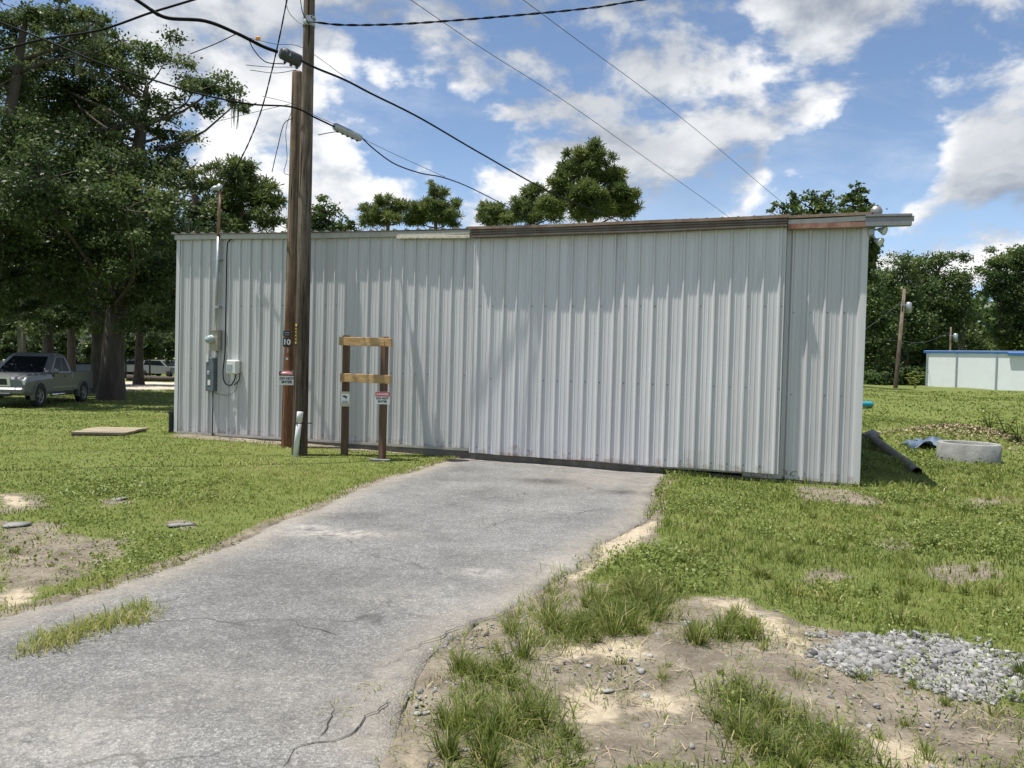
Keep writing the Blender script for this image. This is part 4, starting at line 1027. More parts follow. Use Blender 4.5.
# telephone box
z1 = onwall(236, 360)[1]; z2 = onwall(236, 374)[1]; xq2 = onwall(236, 367)[0]
tel = empty('telephone_box', P(xq2, -.03, z2), 'small white plastic telephone box right of the breaker box', 'junction box')
m1 = MB(); m1.box(P(xq2, -.085, (z1 + z2) / 2), (.235, .12, z1 - z2), ax=AX, bev=.022); m1.build('cover', M['white_plastic'], tel)
m1 = MB(); m1.box(P(xq2 - .03, -.148, (z1 + z2) / 2 - .01), (.12, .008, .13), ax=AX, bev=.004)
m1.build('label_plate', M['conduit'], tel)
# black cable looping down the wall to the telephone box
def wp(px, py, off=-.05):
    xx, zz = onwall(px, py, off); return P(xx, off, zz)
def spline(pts, per=8):
    pts = [np.asarray(p, float) for p in pts]; o = []
    q = [2 * pts[0] - pts[1]] + pts + [2 * pts[-1] - pts[-2]]
    for i in range(1, len(q) - 2):
        for t in np.linspace(0, 1, per, endpoint=False):
            o.append(.5 * (2 * q[i] + (q[i+1] - q[i-1]) * t + (2*q[i-1] - 5*q[i] + 4*q[i+1] - q[i+2]) * t**2 + (3*q[i] - q[i-1] - 3*q[i+1] + q[i+2]) * t**3))
    return o + [pts[-1]]
m1 = MB(); m1.tube(spline([wp(243, 236), wp(236, 237), wp(229, 241), wp(227, 250), wp(226, 300), wp(225, 350), wp(223, 372), wp(225, 383), wp(231, 385), wp(235, 378), wp(236, 373)]), .011, 7)
tag(m1.build('wall_cable', M['cable'], origin=wp(223, 372)), 'black cable looping down the wall into the white telephone box', 'cable')
m1 = MB(); m1.tube(spline([wp(240, 373), wp(239, 380), wp(234, 385)]), .009, 7); m1.build('cable_tail', M['cable'], None, origin=wp(240, 373))
tag(bpy.data.objects['cable_tail'], 'short dark cable tail hanging under the white telephone box', 'cable')
bpy.data.objects['cable_tail'].name = 'wall_cable'
m1 = MB(); m1.tube(spline([wp(213, 391, -.06), wp(218, 394), wp(228, 395), wp(235, 391), wp(238, 382)]), .005, 6); tag(m1.build('thin_wire', M['grey_wire'], origin=wp(213, 391)), 'thin grey wire sagging under the breaker box', 'wire')
# floodlight at the right corner
fx = WLEN + .02
fl = empty('floodlight', P(fx, -.02, eave(fx) - .3), 'twin floodlight hanging under the track at the right corner of the shed', 'floodlight')
m1 = MB(); m1.box(P(fx + .02, -.02, eave(fx) - .22), (.09, .07, .10), ax=AX, bev=.01); m1.tube([P(fx + .03, -.03, eave(fx) - .24), P(fx + .07, -.08, eave(fx) - .32)], .014, 8); m1.tube([P(fx + .03, -.03, eave(fx) - .2), P(fx + .10, -.08, eave(fx) - .19)], .014, 8); m1.build('bracket', M['conduit'], fl)
for cx, cz, ax in ((fx + .11, eave(fx) - .36, -WN * .6 + WU * .8 - np.array([0, 0, .5])), (fx + .15, eave(fx) - .21, WU * .8 - WN * .5 - np.array([0, 0, .35]))):
    m1 = MB(); m1.lathe([(.0, -.05), (.024, -.05), (.034, -.02), (.058, .03), (.062, .05)], P(cx, -.1, cz), 14, axis=ax); h_ = m1.build('lamp_head', M['conduit'], fl)
    m1 = MB(); m1.lathe([(.0, .047), (.056, .044)], P(cx, -.1, cz), 14, axis=ax); m1.build('lens', M['lamp_glass'], h_, world=False); h_.children[0].data.transform(Matrix.Translation(-Vector(fl.location)))
m1 = MB(); m1.lathe([(.0, -.02), (.075, -.02), (.08, .0), (.075, .02), (.0, .02)], P(WLEN + .09, -.12, eave(WLEN) + .05), 14, axis=-WN); tag(m1.build('track_roller', M['track_metal'], origin=P(WLEN + .09, -.12, eave(WLEN))), 'dark round roller on top of the track at the right corner', 'roller')
# black corrugated drain pipe at the left corner
g = P(-.10, -.0, 0); gz0 = gz(g[0], g[1])
m1 = MB(); prof = []
for k in range(14): prof += [(.05, .012 + k * .026), (.062, .02 + k * .026), (.05, .03 + k * .026)]
m1.lathe([(.0, -.02)] + prof + [(.085, .40), (.09, .42), (.07, .42)], (g[0], g[1], gz0), 12); tag(m1.build('drain_pipe', M['black_trim'], origin=(g[0], g[1], gz0)), 'black corrugated drain pipe standing at the left corner of the shed', 'drain pipe')

# ---------------------------------------- utility poles
def pole_axis(px0, py0, px1, py1, ztop):
    b = ground(px0, py0); d0 = np.dot(b - CAM, _F); t = at(px1, py1, d0 * 1.0)
    # keep the pole in the plane facing the viewpoint, then extend to its height
    k = (ztop - b[2]) / (t[2] - b[2]); return b, b + (t - b) * k
fb, ft = pole_axis(299.5, 455, 309, 20, 8.3)
DP = float(np.dot(fb - CAM, _F))
pole = empty('utility_pole', fb, 'tall weathered grey utility pole with a street lamp, in front of the shed', 'utility pole')
def on_pole(t): return fb + (ft - fb) * t
m1 = MB(); m1.tube([fb - (ft - fb) * .02] + [on_pole(t) for t in np.linspace(.005, 1, 14)], [.128] + list(np.linspace(.126, .085, 14)), 18, jit=.02); m1.build('shaft', M['pole_wood'], pole)
def pole_r(t): return .126 + (.085 - .126) * t
def tz(z): return (z - fb[2]) / (ft[2] - fb[2])
zy = at(309, 24, DP)[2]
m1 = MB()
c = on_pole(tz(zy)); m1.lathe([(pole_r(tz(zy)) + .004, -.05), (pole_r(tz(zy)) + .012, -.045), (pole_r(tz(zy)) + .012, .045), (pole_r(tz(zy)) + .004, .05)], c, 18)
m1.box(c + np.array([.06, -.19, 0]), (.10, .06, .10)); m1.box(c + np.array([.12, -.17, .02]), (.06, .10, .03))
m1.build('clamp', M['conduit'], pole)
# yellow tag
zc = at(301, 345, DP)[2] + .18; t_ = tz(zc); c = on_pole(t_); an = math.radians(-128)
m1 = MB(); R_ = pole_r(t_) + .006
vs = []
for s in np.linspace(-.16, .16, 4):
    for zz in (-.16, .16): vs.append(c + np.array([R_ * math.cos(an + s), R_ * math.sin(an + s), zz]))
for s in np.linspace(-.16, .16, 4):
    for zz in (-.16, .16): vs.append(c + np.array([(R_ - .005) * math.cos(an + s), (R_ - .005) * math.sin(an + s), zz]))
m1.add(vs, [(0, 2, 3, 1), (2, 4, 5, 3), (4, 6, 7, 5), (8, 9, 11, 10), (10, 11, 13, 12), (12, 13, 15, 14), (0, 1, 9, 8), (6, 14, 15, 7)])
for k in range(5):
    b = c + np.array([(R_ + .002) * math.cos(an), (R_ + .002) * math.sin(an), -.11 + k * .055]); m1.box(b, (.03, .004, .03), 1, ax=[[-math.sin(an), math.cos(an), 0], [math.cos(an), math.sin(an), 0], [0, 0, 1]])
m1.build('tag', [M['sign_yellow'], M['sign_black']], pole)
# street lamp on an arm near the top
zl = at(335, 0, DP)[2] + .04
arm0 = on_pole(tz(zl + .35)); la = np.array([.22, -.55, 0]);
lamp = empty('street_lamp', arm0, 'pale street lamp bowl on an arm near the top of the tall pole', 'street lamp')
cL = np.array([at(333, -4, DP - .45)[0], arm0[1] - .45, zl])
m1 = MB(); m1.tube(spline([arm0, arm0 + np.array([.12, -.2, .10]), cL + np.array([-.02, .05, .22])]), .025, 8); m1.build('arm', M['conduit'], lamp)
m1 = MB(); m1.lathe([(.0, .26), (.07, .25), (.08, .12), (.17, .07), (.20, .03), (.195, .02)], cL, 20); m1.build('hood', M['conduit'], lamp)
m1 = MB(); m1.lathe([(.188, .028), (.17, -.02), (.11, -.06), (.0, -.075)], cL, 20); m1.build('bowl', M['lamp_glass'], lamp)
# white conduit at the foot of the pole
b = ground(295, 457); t1 = at(300.5, 412, np.dot(b - CAM, _F))
t1 = np.array([t1[0], b[1] + .0, t1[2]])
pv = empty('plastic_conduit', b, 'short white plastic conduit leaning on the foot of the tall pole', 'conduit')
m1 = MB(); m1.tube([b - np.array([0, 0, .05]), t1], .043, 14); m1.build('pipe', M['white_plastic'], pv)
m1 = MB(); dv = (t1 - b) / np.linalg.norm(t1 - b); m1.tube([t1 - dv * .16, t1, t1 + dv * .005], [.049, .049, .043], 14); m1.build('coupling', M['white_plastic'], pv)
m1 = MB(); m1.tube([t1 - dv * .185, t1 - dv * .165], .053, 14); m1.box(t1 - dv * .175 + np.array([.13, .0, 0]), (.16, .02, .016)); m1.build('strap', M['black_trim'], pv)

# shorter brown pole standing right behind it
rb, rt = pole_axis(291.5, 447, 298.5, 72, 0)
rb = ground(287.5, 447); dR = np.dot(rb - CAM, _F); rt = at(297.5, 72, dR)
rpole = empty('short_utility_pole', rb, 'shorter brown wooden pole standing behind the tall grey pole', 'utility pole')
m1 = MB(); m1.tube([rb + (rt - rb) * t for t in (-.02, .005, .2, .4, .6, .8, .995, 1.0)], [.112, .110, .108, .105, .101, .097, .092, .085], 16, jit=.02); m1.build('shaft', M['pole_brown'], rpole)
def on_r(z): return rb + (rt - rb) * ((z - rb[2]) / (rt[2] - rb[2]))
def facing(p): v = CAM - p; v[2] = 0; v = v / np.linalg.norm(v); return np.array([-v[1], v[0], 0]), v   # right, towards viewpoint
def plate(root, name, c, w, h, right, out, mats, shapes, th=.004, label=None):
    m = MB(); up = np.array([0, 0, 1.0]); A = [right, -out, up]
    m.box(c, (w, th, h), 0, ax=A)
    for (dx, dz, sw, sh, mi) in shapes: m.box(c + right * dx + up * dz + out * (th / 2 + .0012), (sw, .0016, sh), mi, ax=A)
    o = m.build(name, mats, root); return o
def letters(root, txt, size, c, right, out, m, th=.004):
    me = text_mesh(txt, size, .0006)
    o = link('lettering', me, m, root)
    Rm = Matrix(((right[0], 0, out[0], 0), (right[1], 0, out[1], 0), (right[2], 1, out[2], 0), (0, 0, 0, 1)))
    p = c + out * (th / 2 + .0035) - np.array(root.location)
    o.matrix_local = Matrix.Translation(Vector(tuple(p))) @ Rm
    return o
# number plates on the brown pole
c0 = on_r(at(294, 340, dR)[2]); right, out = facing(c0)
c0 = c0 + out * .112
pl = plate(rpole, 'number_plate', c0 + np.array([0, 0, .10]) - right * .06, .12, .10, right, out, [M['sign_black'], M['conduit']], [(0, .02, .09, .012, 1), (0, -.018, .08, .010, 1)])
pl2 = plate(rpole, 'number_plate', c0 - np.array([0, 0, .045]) - right * .06, .12, .16, right, out, [M['sign_black']], [])
letters(rpole, '10', .13, c0 - np.array([0, 0, .045]) - right * .06, right, out, M['sign_white'])
plate(rpole, 'nail_tag', c0 - np.array([0, 0, .19]) - right * .04, .02, .07, right, out, [M['conduit']], [])
plate(rpole, 'nail_tag', c0 - np.array([0, 0, .33]) - right * .05, .035, .035, right, out, [M['sign_white']], [])
# danger sign on the brown pole
def danger(px, py, d, w, h, label, group='do not enter signs', notch=False):
    c = at(px, py, d); right, out = facing(c)
    root = empty('danger_sign', c, label, 'sign', group)
    up = np.array([0, 0, 1.0])
    plate(root, 'panel', c, w, h, right, out, [M['sign_white'], M['sign_red'], M['sign_black']], [(0, h * .315, w * .97, h * .31, 2), ] if not notch else [(0, h * .30, w * .97, h * .36, 1)])
    if notch:
        letters(root, 'DANGER', h * .24, c + up * h * .30, right, out, M['sign_white'])
    else:
        m = MB(); m.lathe([(.0, .0025), (1.0, .0025), (1.0, .0)], (0, 0, 0), 28)
        o = m.build('oval', M['sign_red'], root, world=False)
        Rm = Matrix(((right[0], 0, out[0], 0), (right[1], 0, out[1], 0), (right[2], 1, out[2], 0), (0, 0, 0, 1)))
        o.matrix_local = Matrix.Translation(Vector(tuple(up * h * .315 + out * .0034))) @ Rm @ Matrix.Diagonal((w * .42, h * .13, 1, 1))
        q = letters(root, 'DANGER', h * .20, c + up * h * .315 + out * .003, right, out, M['sign_white'])
    letters(root, 'DO NOT', h * .24, c - up * h * .04, right, out, M['sign_black'])
    letters(root, 'ENTER', h * .24, c - up * h * .29, right, out, M['sign_black'])
    return root

danger(286.8, 378, dR - .135, .265, .245, 'danger do not enter sign fixed to the brown pole')

# ---------------------------------------- wooden frame with two boards
def post_pts(px0, py0, px1, py1):
    b = ground(px0, py0); d = np.dot(b - CAM, _F); t = at(px1, py1, d); return b, t, d
b1, t1_, d1 = post_pts(344.5, 455, 346.5, 335.5); b2, t2_, d2 = post_pts(382, 460, 385, 336.5)
fr = empty('wooden_frame', (b1 + b2) / 2, 'wooden frame of two brown posts and two pale boards in the grass', 'frame')
pr = (b2 - b1); pr[2] = 0; pr /= np.linalg.norm(pr); po = np.array([pr[1], -pr[0], 0])
for b, t in ((b1, t1_), (b2, t2_)):
    m = MB(); h = np.linalg.norm(t - b) + .15; up = (t - b) / np.linalg.norm(t - b)
    rx = np.cross(po, up); m.box((b + t) / 2 - up * .075, (.098, .098, h), ax=[pr, -po, up], bev=.008); m.build('post', M['treated_post'], fr)
for (pxa, pya, pxb, pyb) in ((339.5, 341, 392, 342.5), (340.5, 377.5, 390.5, 379.5)):
    a = at(pxa, pya, d1 - .09); b = at(pxb, pyb, d2 - .09)
    dv = (b - a); Ld = np.linalg.norm(dv); dv /= Ld; ov = np.array([dv[1], -dv[0], 0]); ov /= np.linalg.norm(ov); uv = np.cross(dv, -ov)
    m = MB(); m.box((a + b) / 2, (Ld, .038, .14), ax=[dv, -ov, uv], bev=.005); o = m.build('board', M['new_board'], fr)
c = at(345.2, 399, d1 - .085); right, out = facing(c)
cs = empty('camera_sign', c, 'tan camera warning sign on the left post of the wooden frame', 'sign')
plate(cs, 'panel', c, .155, .245, right, out, [M['sign_tan'], M['sign_white'], M['sign_black'], M['sign_blue']], [(0, .01, .14, .15, 1), (0, -.035, .115, .012, 3), (0, -.056, .10, .010, 3)])
m = MB(); up = np.array([0, 0, 1.0])
A = [right * .9 + up * -.35, -out, up * .9 + right * .35]; A = [q / np.linalg.norm(q) for q in A]
m.box(c + up * .038 + out * .0048, (.06, .003, .03), ax=A); m.box(c + up * .018 + right * .012 + out * .0048, (.012, .003, .045), ax=A); m.box(c + up * .044 - right * .036 + out * .0048, (.012, .003, .022), ax=A); m.build('camera_symbol', M['sign_black'], cs)
danger(382.5, 398, d2 - .085, .235, .20, 'red and white danger do not enter sign on the right post of the frame', notch=True)
b = ground(378, 461)
m = MB(); vs = []
for k in range(9):
    an = k / 9 * 2 * math.pi; r = .16 * (1 + .25 * math.sin(k * 2.4)); vs.append((b[0] + .02 + r * 1.1 * math.cos(an), b[1] - .02 + r * .5 * math.sin(an)))
m.add([(p[0], p[1], b[2] - .02) for p in vs] + [(p[0], p[1], b[2] + .03) for p in vs], [tuple(range(9))[::-1], tuple(range(9, 18))] + [(i, (i + 1) % 9, 9 + (i + 1) % 9, 9 + i) for i in range(9)])
tag(m.build('concrete_lump', M['concrete'], origin=b), 'pale lump of spilled concrete at the foot of the right post', 'concrete')

# ---------------------------------------- overhead cables
CABG = 'overhead cables at the utility poles'
def cable(pts, r, label, material='cable', name='overhead_cable', n=7, twist=None, group=CABG, ext=True):
    W3 = [at(*p) for p in pts]
    out = lambda q: ext and (q[1] < 0 or q[0] < 0)
    if out(pts[0]): v = W3[0] - W3[1]; v = v / np.linalg.norm(v); W3 = [W3[0] + v * 12, W3[0] + v * 5] + W3
    if out(pts[-1]): v = W3[-1] - W3[-2]; v = v / np.linalg.norm(v); W3 = W3 + [W3[-1] + v * 5, W3[-1] + v * 12]
    P3 = spline(W3, 10); r = r * (.54 if twist else .66)
    m = MB()
    if twist:
        L_ = np.cumsum([0] + [np.linalg.norm(b - a) for a, b in zip(P3[:-1], P3[1:])])
        ss = np.linspace(0, L_[-1], int(L_[-1] / .05) + 2); A = np.array(P3); C_ = np.stack([np.interp(ss, L_, A[:, k]) for k in range(3)], 1)
        for q in range(twist):
            an = ss * 13 + q * 2 * math.pi / twist
            m.tube(list(C_ + np.stack([0 * an, np.cos(an), np.sin(an)], 1) * r * 1.05), r, 6)
    else: m.tube(P3, r, n)
    o = m.build(name, M[material], origin=at(*pts[0])); return tag(o, label, 'cable', group)
cable([(128, -6, 11.2), (150, 9, 11.3), (168, 18, 11.4), (205, 21, 11.6), (236, 33, 11.8), (262, 46, 12.0), (278, 52, 12.1)], .040, 'thick black cable bundle sweeping from the top left to the splice case on the pole')
cable([(248, 38, 11.9), (254, 50, 11.9), (266, 62, 12.0), (285, 64, 12.15)], .012, 'black cable branching below the bundle into the splice case')
cable([(250, 38, 11.9), (275, 44, 12.0), (303, 48, 12.35), (345, 77, 13.3)], .007, 'thin strand carrying the splice case past the tall pole', 'grey_wire')
cable([(300, 60, 12.2), (316, 68, 12.6), (345, 80, 13.2), (372, 94, 14), (420, 118, 15.5), (480, 153, 18), (550, 192, 22), (600, 213, 26), (660, 240, 30)], .028, 'black cable falling from the tall pole behind the shed roof to the right')
cable([(-10, 18, 12.0), (50, 42, 12.1), (100, 63, 12.1), (150, 79, 12.2), (200, 94, 12.2), (250, 104, 12.3), (292, 107, 12.35), (316, 118, 12.6), (335, 127, 12.9)], .022, 'long black cable crossing the oak tree on its way to the poles')
cable([(262, 96, 12.2), (293, 104, 12.4), (316, 116, 12.6), (338, 126, 13), (390, 152, 14.5), (445, 177, 16)], .007, 'thin messenger strand above the small splice case', 'grey_wire')
cable([(361, 137, 13.3), (375, 150, 13.8), (395, 164, 14.5), (420, 173, 15.3), (445, 178, 16), (475, 190, 18), (520, 214, 21), (560, 240, 24)], .018, 'black cable sagging from the small splice case behind the shed roof')
cable([(312, -78, 12.4), (300, -36, 12.1), (289, -8, 11.9), (281, 30, 12.1), (273, 66, 12.4), (262, 108, 13.0), (250, 140, 13.7), (238, 164, 14.2), (227, 182, 14.4), (220, 191, 14.4)], .016, 'twisted service cable hanging down to the weatherhead of the mast', twist=2, ext=False)
cable([(-10, 53, 14), (40, 40, 13.8), (100, 30, 13.6), (150, 13, 13.4), (196, -1, 13.2)], .03, 'black cable crossing the top left corner over the oak')
cable([(313, 22, 12.4), (345, 25, 12.4), (400, 24, 12.3), (460, 20, 12.3), (520, 15, 12.2), (590, 8, 12.2), (660, -3, 12.1)], .017, 'twisted black cable running right from the clamp near the pole top', twist=2)
cable([(405, -4, 28), (480, 47, 32), (560, 98, 37), (640, 154, 43), (722, 212, 50), (765, 246, 54)], .02, 'thin grey power line slanting down across the clouds to mid roof', 'grey_wire')
cable([(518, -4, 28), (580, 42, 32), (640, 86, 37), (700, 133, 43), (772, 194, 51), (835, 246, 58)], .02, 'thin grey power line nearest the right, slanting down behind the roof', 'grey_wire')
cable([(246, 65, 13), (270, 67, 12.8), (300, 67, 12.5)], .008, 'thin dark wire tied to the tall pole under the splice case')
cable([(250, 70, 13), (275, 73, 12.8), (296, 70, 12.5)], .008, 'lower thin dark wire sagging to the tall pole under the splice case')
cable([(296, -40, 12.2), (286, -10, 11.9), (288, 10, 12), (297, 21, 12.3), (304, 24, 12.35)], .010, 'white wire curving up from the clamp on the tall pole', 'white_plastic', ext=False)
cable([(308, -60, 12.25), (300, -20, 12.2), (302, 10, 12.2), (309, 24, 12.25)], .010, 'black wire dropping down the tall pole to the clamp', ext=False)
cable([(293, 118, 12.3), (284, 124, 12.25), (278, 146, 12.25), (272, 172, 12.25)], .010, 'black wire tail hanging left of the brown pole')
cable([(292, 110, 12.3), (286, 130, 12.2), (287, 158, 12.2), (284, 172, 12.2), (289, 175, 12.3)], .007, 'thin loop of wire hanging against the brown pole')
cable([(190, 54, 11.6), (215, 44, 11.7), (238, 33, 11.8)], .011, 'short thin cable with a dead end, left of the bundle')
cable([(215, 122, 40), (255, 112, 38), (290, 104, 36)], .02, 'faint far wire behind the oak branches', 'grey_wire')
cable([(318, 135, 12.7), (328, 133, 12.8), (340, 131, 13)], .010, 'short drop wire between the tall pole and the small splice case')
# splice cases
a = at(280, 52, 12.1); b = at(301, 62, 12.3); v = (b - a) / np.linalg.norm(b - a)
sc = empty('splice_case', (a + b) / 2, 'large dark grey splice case beside the tall pole', 'splice case', 'splice cases')
m = MB(); m.tube([a, a + v * .03, b - v * .03, b], [.06, .095, .10, .07], 14); m.build('body', M['grey_plastic'], sc)
for k in range(3): q = a + (b - a) * (.25 + .28 * k) - np.array([0, 0, .11]); m = MB(); m.box(q, (.04, .05, .05), ax=[v, np.cross([0, 0, 1.0], v), np.cross(v, np.cross([0, 0, 1.0], v))], bev=.006); m.build('latch', M['grey_plastic'], sc)
m = MB(); q = (a + b) / 2 + np.array([0, -.10, 0]); m.box(q, (.07, .012, .04)); m.build('label_plate', M['conduit'], sc)
m = MB(); q = at(258, 38.5, 11.95); m.box(q, (.07, .03, .06), bev=.008); tag(m.build('cable_marker', M['orange'], origin=q), 'orange marker tag clipped on the cable bundle', 'marker')
a = at(334, 126, 12.9); b = at(361, 138.5, 13.25); v = (b - a) / np.linalg.norm(b - a)
sc = empty('splice_case', (a + b) / 2, 'small grey splice case with ribs, right of the tall pole', 'splice case', 'splice cases')
m = MB(); m.tube([a, a + v * .03, b - v * .03, b], [.05, .065, .065, .05], 14); m.build('body', M['conduit'], sc)
for k in range(5): q = a + (b - a) * (.14 + .18 * k) - np.array([0, 0, .06]); m = MB(); m.box(q, (.03, .05, .035), ax=[v, np.cross([0, 0, 1.0], v), np.cross(v, np.cross([0, 0, 1.0], v))], bev=.005); m.build('latch', M['grey_plastic'], sc)
# ------------------------------------------------------------------ trees
def limb_path(a, b, sag=.0, wob=.06, n=6):
    a = np.asarray(a, float); b = np.asarray(b, float); L_ = np.linalg.norm(b - a); o = []
    ph = RNG.uniform(0, 6.28, 3)
    for t in np.linspace(0, 1, n):
        w = math.sin(t * math.pi) * L_ * wob
        o.append(a + (b - a) * t + np.array([math.sin(3 * t + ph[0]), math.sin(3 * t + ph[1]), .6 * math.sin(4 * t + ph[2])]) * w + np.array([0, 0, -sag * L_ * math.sin(t * math.pi)]))
    return o
def tree(name, label, base, trunk, lobes, n_leaves, leaf, leafmat, barkmat='bark', group=None, style='leaf', flare=1.5, dead=0, clumps=1.0, tight=.30, cat='tree', shell=2.4, hollow=0.0, moss=0, limbs=True, tone=0.0, tonevar=.22):
    """trunk: [(x,y,z,r)...] world; lobes: [(centre, (rx,ry,rz))...] world"""
    root = empty(name, base, label, cat, group)
    tp = [np.array(q[:3], float) for q in trunk]; tr = [q[3] for q in trunk]
    m = MB()
    p0 = tp[0]
    fine = spline(tp, 5); rad = np.interp(np.linspace(0, 1, len(fine)), np.linspace(0, 1, len(tr)), tr)
    for i in range(len(rad)):
        h = fine[i][2] - p0[2]; rad[i] *= 1 + (flare - 1) * math.exp(-max(h, 0) / (1.6 * tr[0] + .05))
    m.tube([fine[0] - np.array([0, 0, .3])] + fine, [rad[0] * 1.05] + list(rad), 12, jit=.05)
    vol = np.array([(l[1][0] * l[1][1] * l[1][2]) ** (2 / 3) for l in lobes]); vol /= vol.sum()
    CL, CR, CW = [], [], []
    for (c, r), w in zip(lobes, vol):
        c = np.asarray(c, float); r = np.asarray(r, float)
        # limb from the trunk to the lobe
        low = c[2] - p0[2] < 5.0 and flare > 1.25
        if limbs and not low:
            zt_ = c[2] - .55 * np.linalg.norm((c - tp[-1])[:2]) - r[2] * .3
            i = int(np.clip(np.searchsorted([q[2] for q in fine], zt_), 1, len(fine) - 1))
            lr = min(rad[i] * .55, .05 + .03 * r.mean())
            m.tube(limb_path(fine[i], c, sag=.05), list(np.linspace(lr, lr * .35, 6)), 7)
        k = max(5, int(clumps * w * 260)) if len(lobes) > 1 else max(8, int(clumps * 150))
        u = RNG.normal(0, 1, (k, 3)); u /= np.linalg.norm(u, axis=1, keepdims=True)
        rr = np.maximum(RNG.uniform(0, 1, k) ** (1 / shell), hollow)
        rr = rr * (1 + .22 * RNG.normal(0, 1, k).clip(-1, 1.4))
        cc = c + u * rr[:, None] * r
        CL.append(cc); CR.append(np.full(k, (r[0] * r[1] * r[2]) ** (1 / 3) * tight) * RNG.uniform(.55, 1.35, k)); CW.append(np.full(k, w / k))
        if limbs and not low:
            for q in cc[:: max(1, k // 7)]:
                m.tube(limb_path(c + (c - q) * -.05, q, n=4), [lr * .35, lr * .26, lr * .18, lr * .08], 5)
    CL = np.concatenate(CL); CR = np.concatenate(CR); CW = np.concatenate(CW)
    for q in range(dead):
        i = RNG.integers(len(CL)); a = CL[i]; 
        m.tube(limb_path(a, a + RNG.normal(0, 1, 3) * np.array([1.2, 1.2, .7]) * CR[i] * 2, n=4), [.025, .02, .014, .006], 4)
    m.build('trunk', M[barkmat], root)
    CW = CW * CR ** 1.2; cnt = RNG.multinomial(n_leaves, CW / CW.sum())
    ci = np.repeat(np.arange(len(CL)), cnt); n = len(ci)
    ctone = RNG.normal(0, tonevar, len(CL))
    if style == 'leaf':
        g = RNG.normal(0, 1, (n, 3)) * np.array([1, 1, .62]); P_ = CL[ci] + g * CR[ci][:, None] * .62
        V, F = leaf_quads(P_, leaf * RNG.uniform(.55, 1.4, n), np.array([0, 0, .65]), .75, .55)
    else:   # needle tufts: thin cards that spread out from the tuft's heart
        tuft = RNG.integers(0, 1 << 30, n)
        sub = RNG.normal(0, 1, (len(CL) * 9, 3)); sub = np.repeat(CL, 9, 0) + sub * np.repeat(CR, 9)[:, None] * np.array([.75, .75, .38])
        si = ci * 9 + (tuft % 9); d = RNG.normal(0, 1, (n, 3)) + np.array([0, 0, .45]); d /= np.linalg.norm(d, axis=1, keepdims=True)
        ln = leaf * RNG.uniform(.7, 1.3, n)[:, None]; s = np.cross(d, RNG.normal(0, 1, (n, 3))); s /= np.linalg.norm(s, axis=1, keepdims=True) + 1e-9
        w_ = ln * .075; a = sub[si]
        V = np.stack([a - s * w_ * .4, a + s * w_ * .4, a + d * ln + s * w_ * .8, a + d * ln - s * w_ * .8], 1).reshape(-1, 3)
        F = (np.arange(n)[:, None] * 4 + np.arange(4)).reshape(-1, 4)
    col = np.clip(.42 + tone + ctone[ci] + RNG.normal(0, .15, n), 0, 1)
    o = link('crown', np_mesh('crown', V - np.array(root.location), F, {'rnd': ('FACE', col)}), M[leafmat], root)
    if moss:
        i = RNG.integers(0, len(CL), moss); st = CL[i] + RNG.normal(0, 1, (moss, 3)) * CR[i][:, None] * .5
        Vs = []
        for p in np.repeat(st, 9, 0) + RNG.normal(0, .16, (moss * 9, 3)):
            L_ = RNG.uniform(.35, 1.3); a = RNG.uniform(0, 6.28); w_ = RNG.uniform(.02, .05); dx = np.array([math.cos(a), math.sin(a), 0]) * w_; e = p + np.array([RNG.normal(0, .08), RNG.normal(0, .08), -L_])
            Vs += [p - dx, p + dx, e + dx * .3, e - dx * .3]
        Vs = np.array(Vs); Fm = np.arange(len(Vs)).reshape(-1, 4)
        link('hanging_moss', np_mesh('hanging_moss', Vs - np.array(root.location), Fm), M['moss'], root)['kind'] = 'stuff'
    return root
def L(px, py, rx, ry, d, deep=None):
    """a crown lobe seen at px,py with radii rx,ry (pixels) at depth d"""
    c = at(px, py, d); k = d / FPX
    return (tuple(c), (rx * k, (deep if deep else (rx + ry) / 2 * k), ry * k))
def T(*pts):
    """trunk points (px, py, depth, radius)"""
    return [(*at(px, py, d), r) for px, py, d, r in pts]
def gbase(px, d):
    """ground point under column px at depth d"""
    p = at(px, 360, d); return np.array([p[0], p[1], gz(p[0], p[1])])
def trunk_from(px, d, pts):
    b = gbase(px, d); return b, [(*b, pts[0])] + T(*pts[1:])

G1 = 'trees of the oak grove on the left'
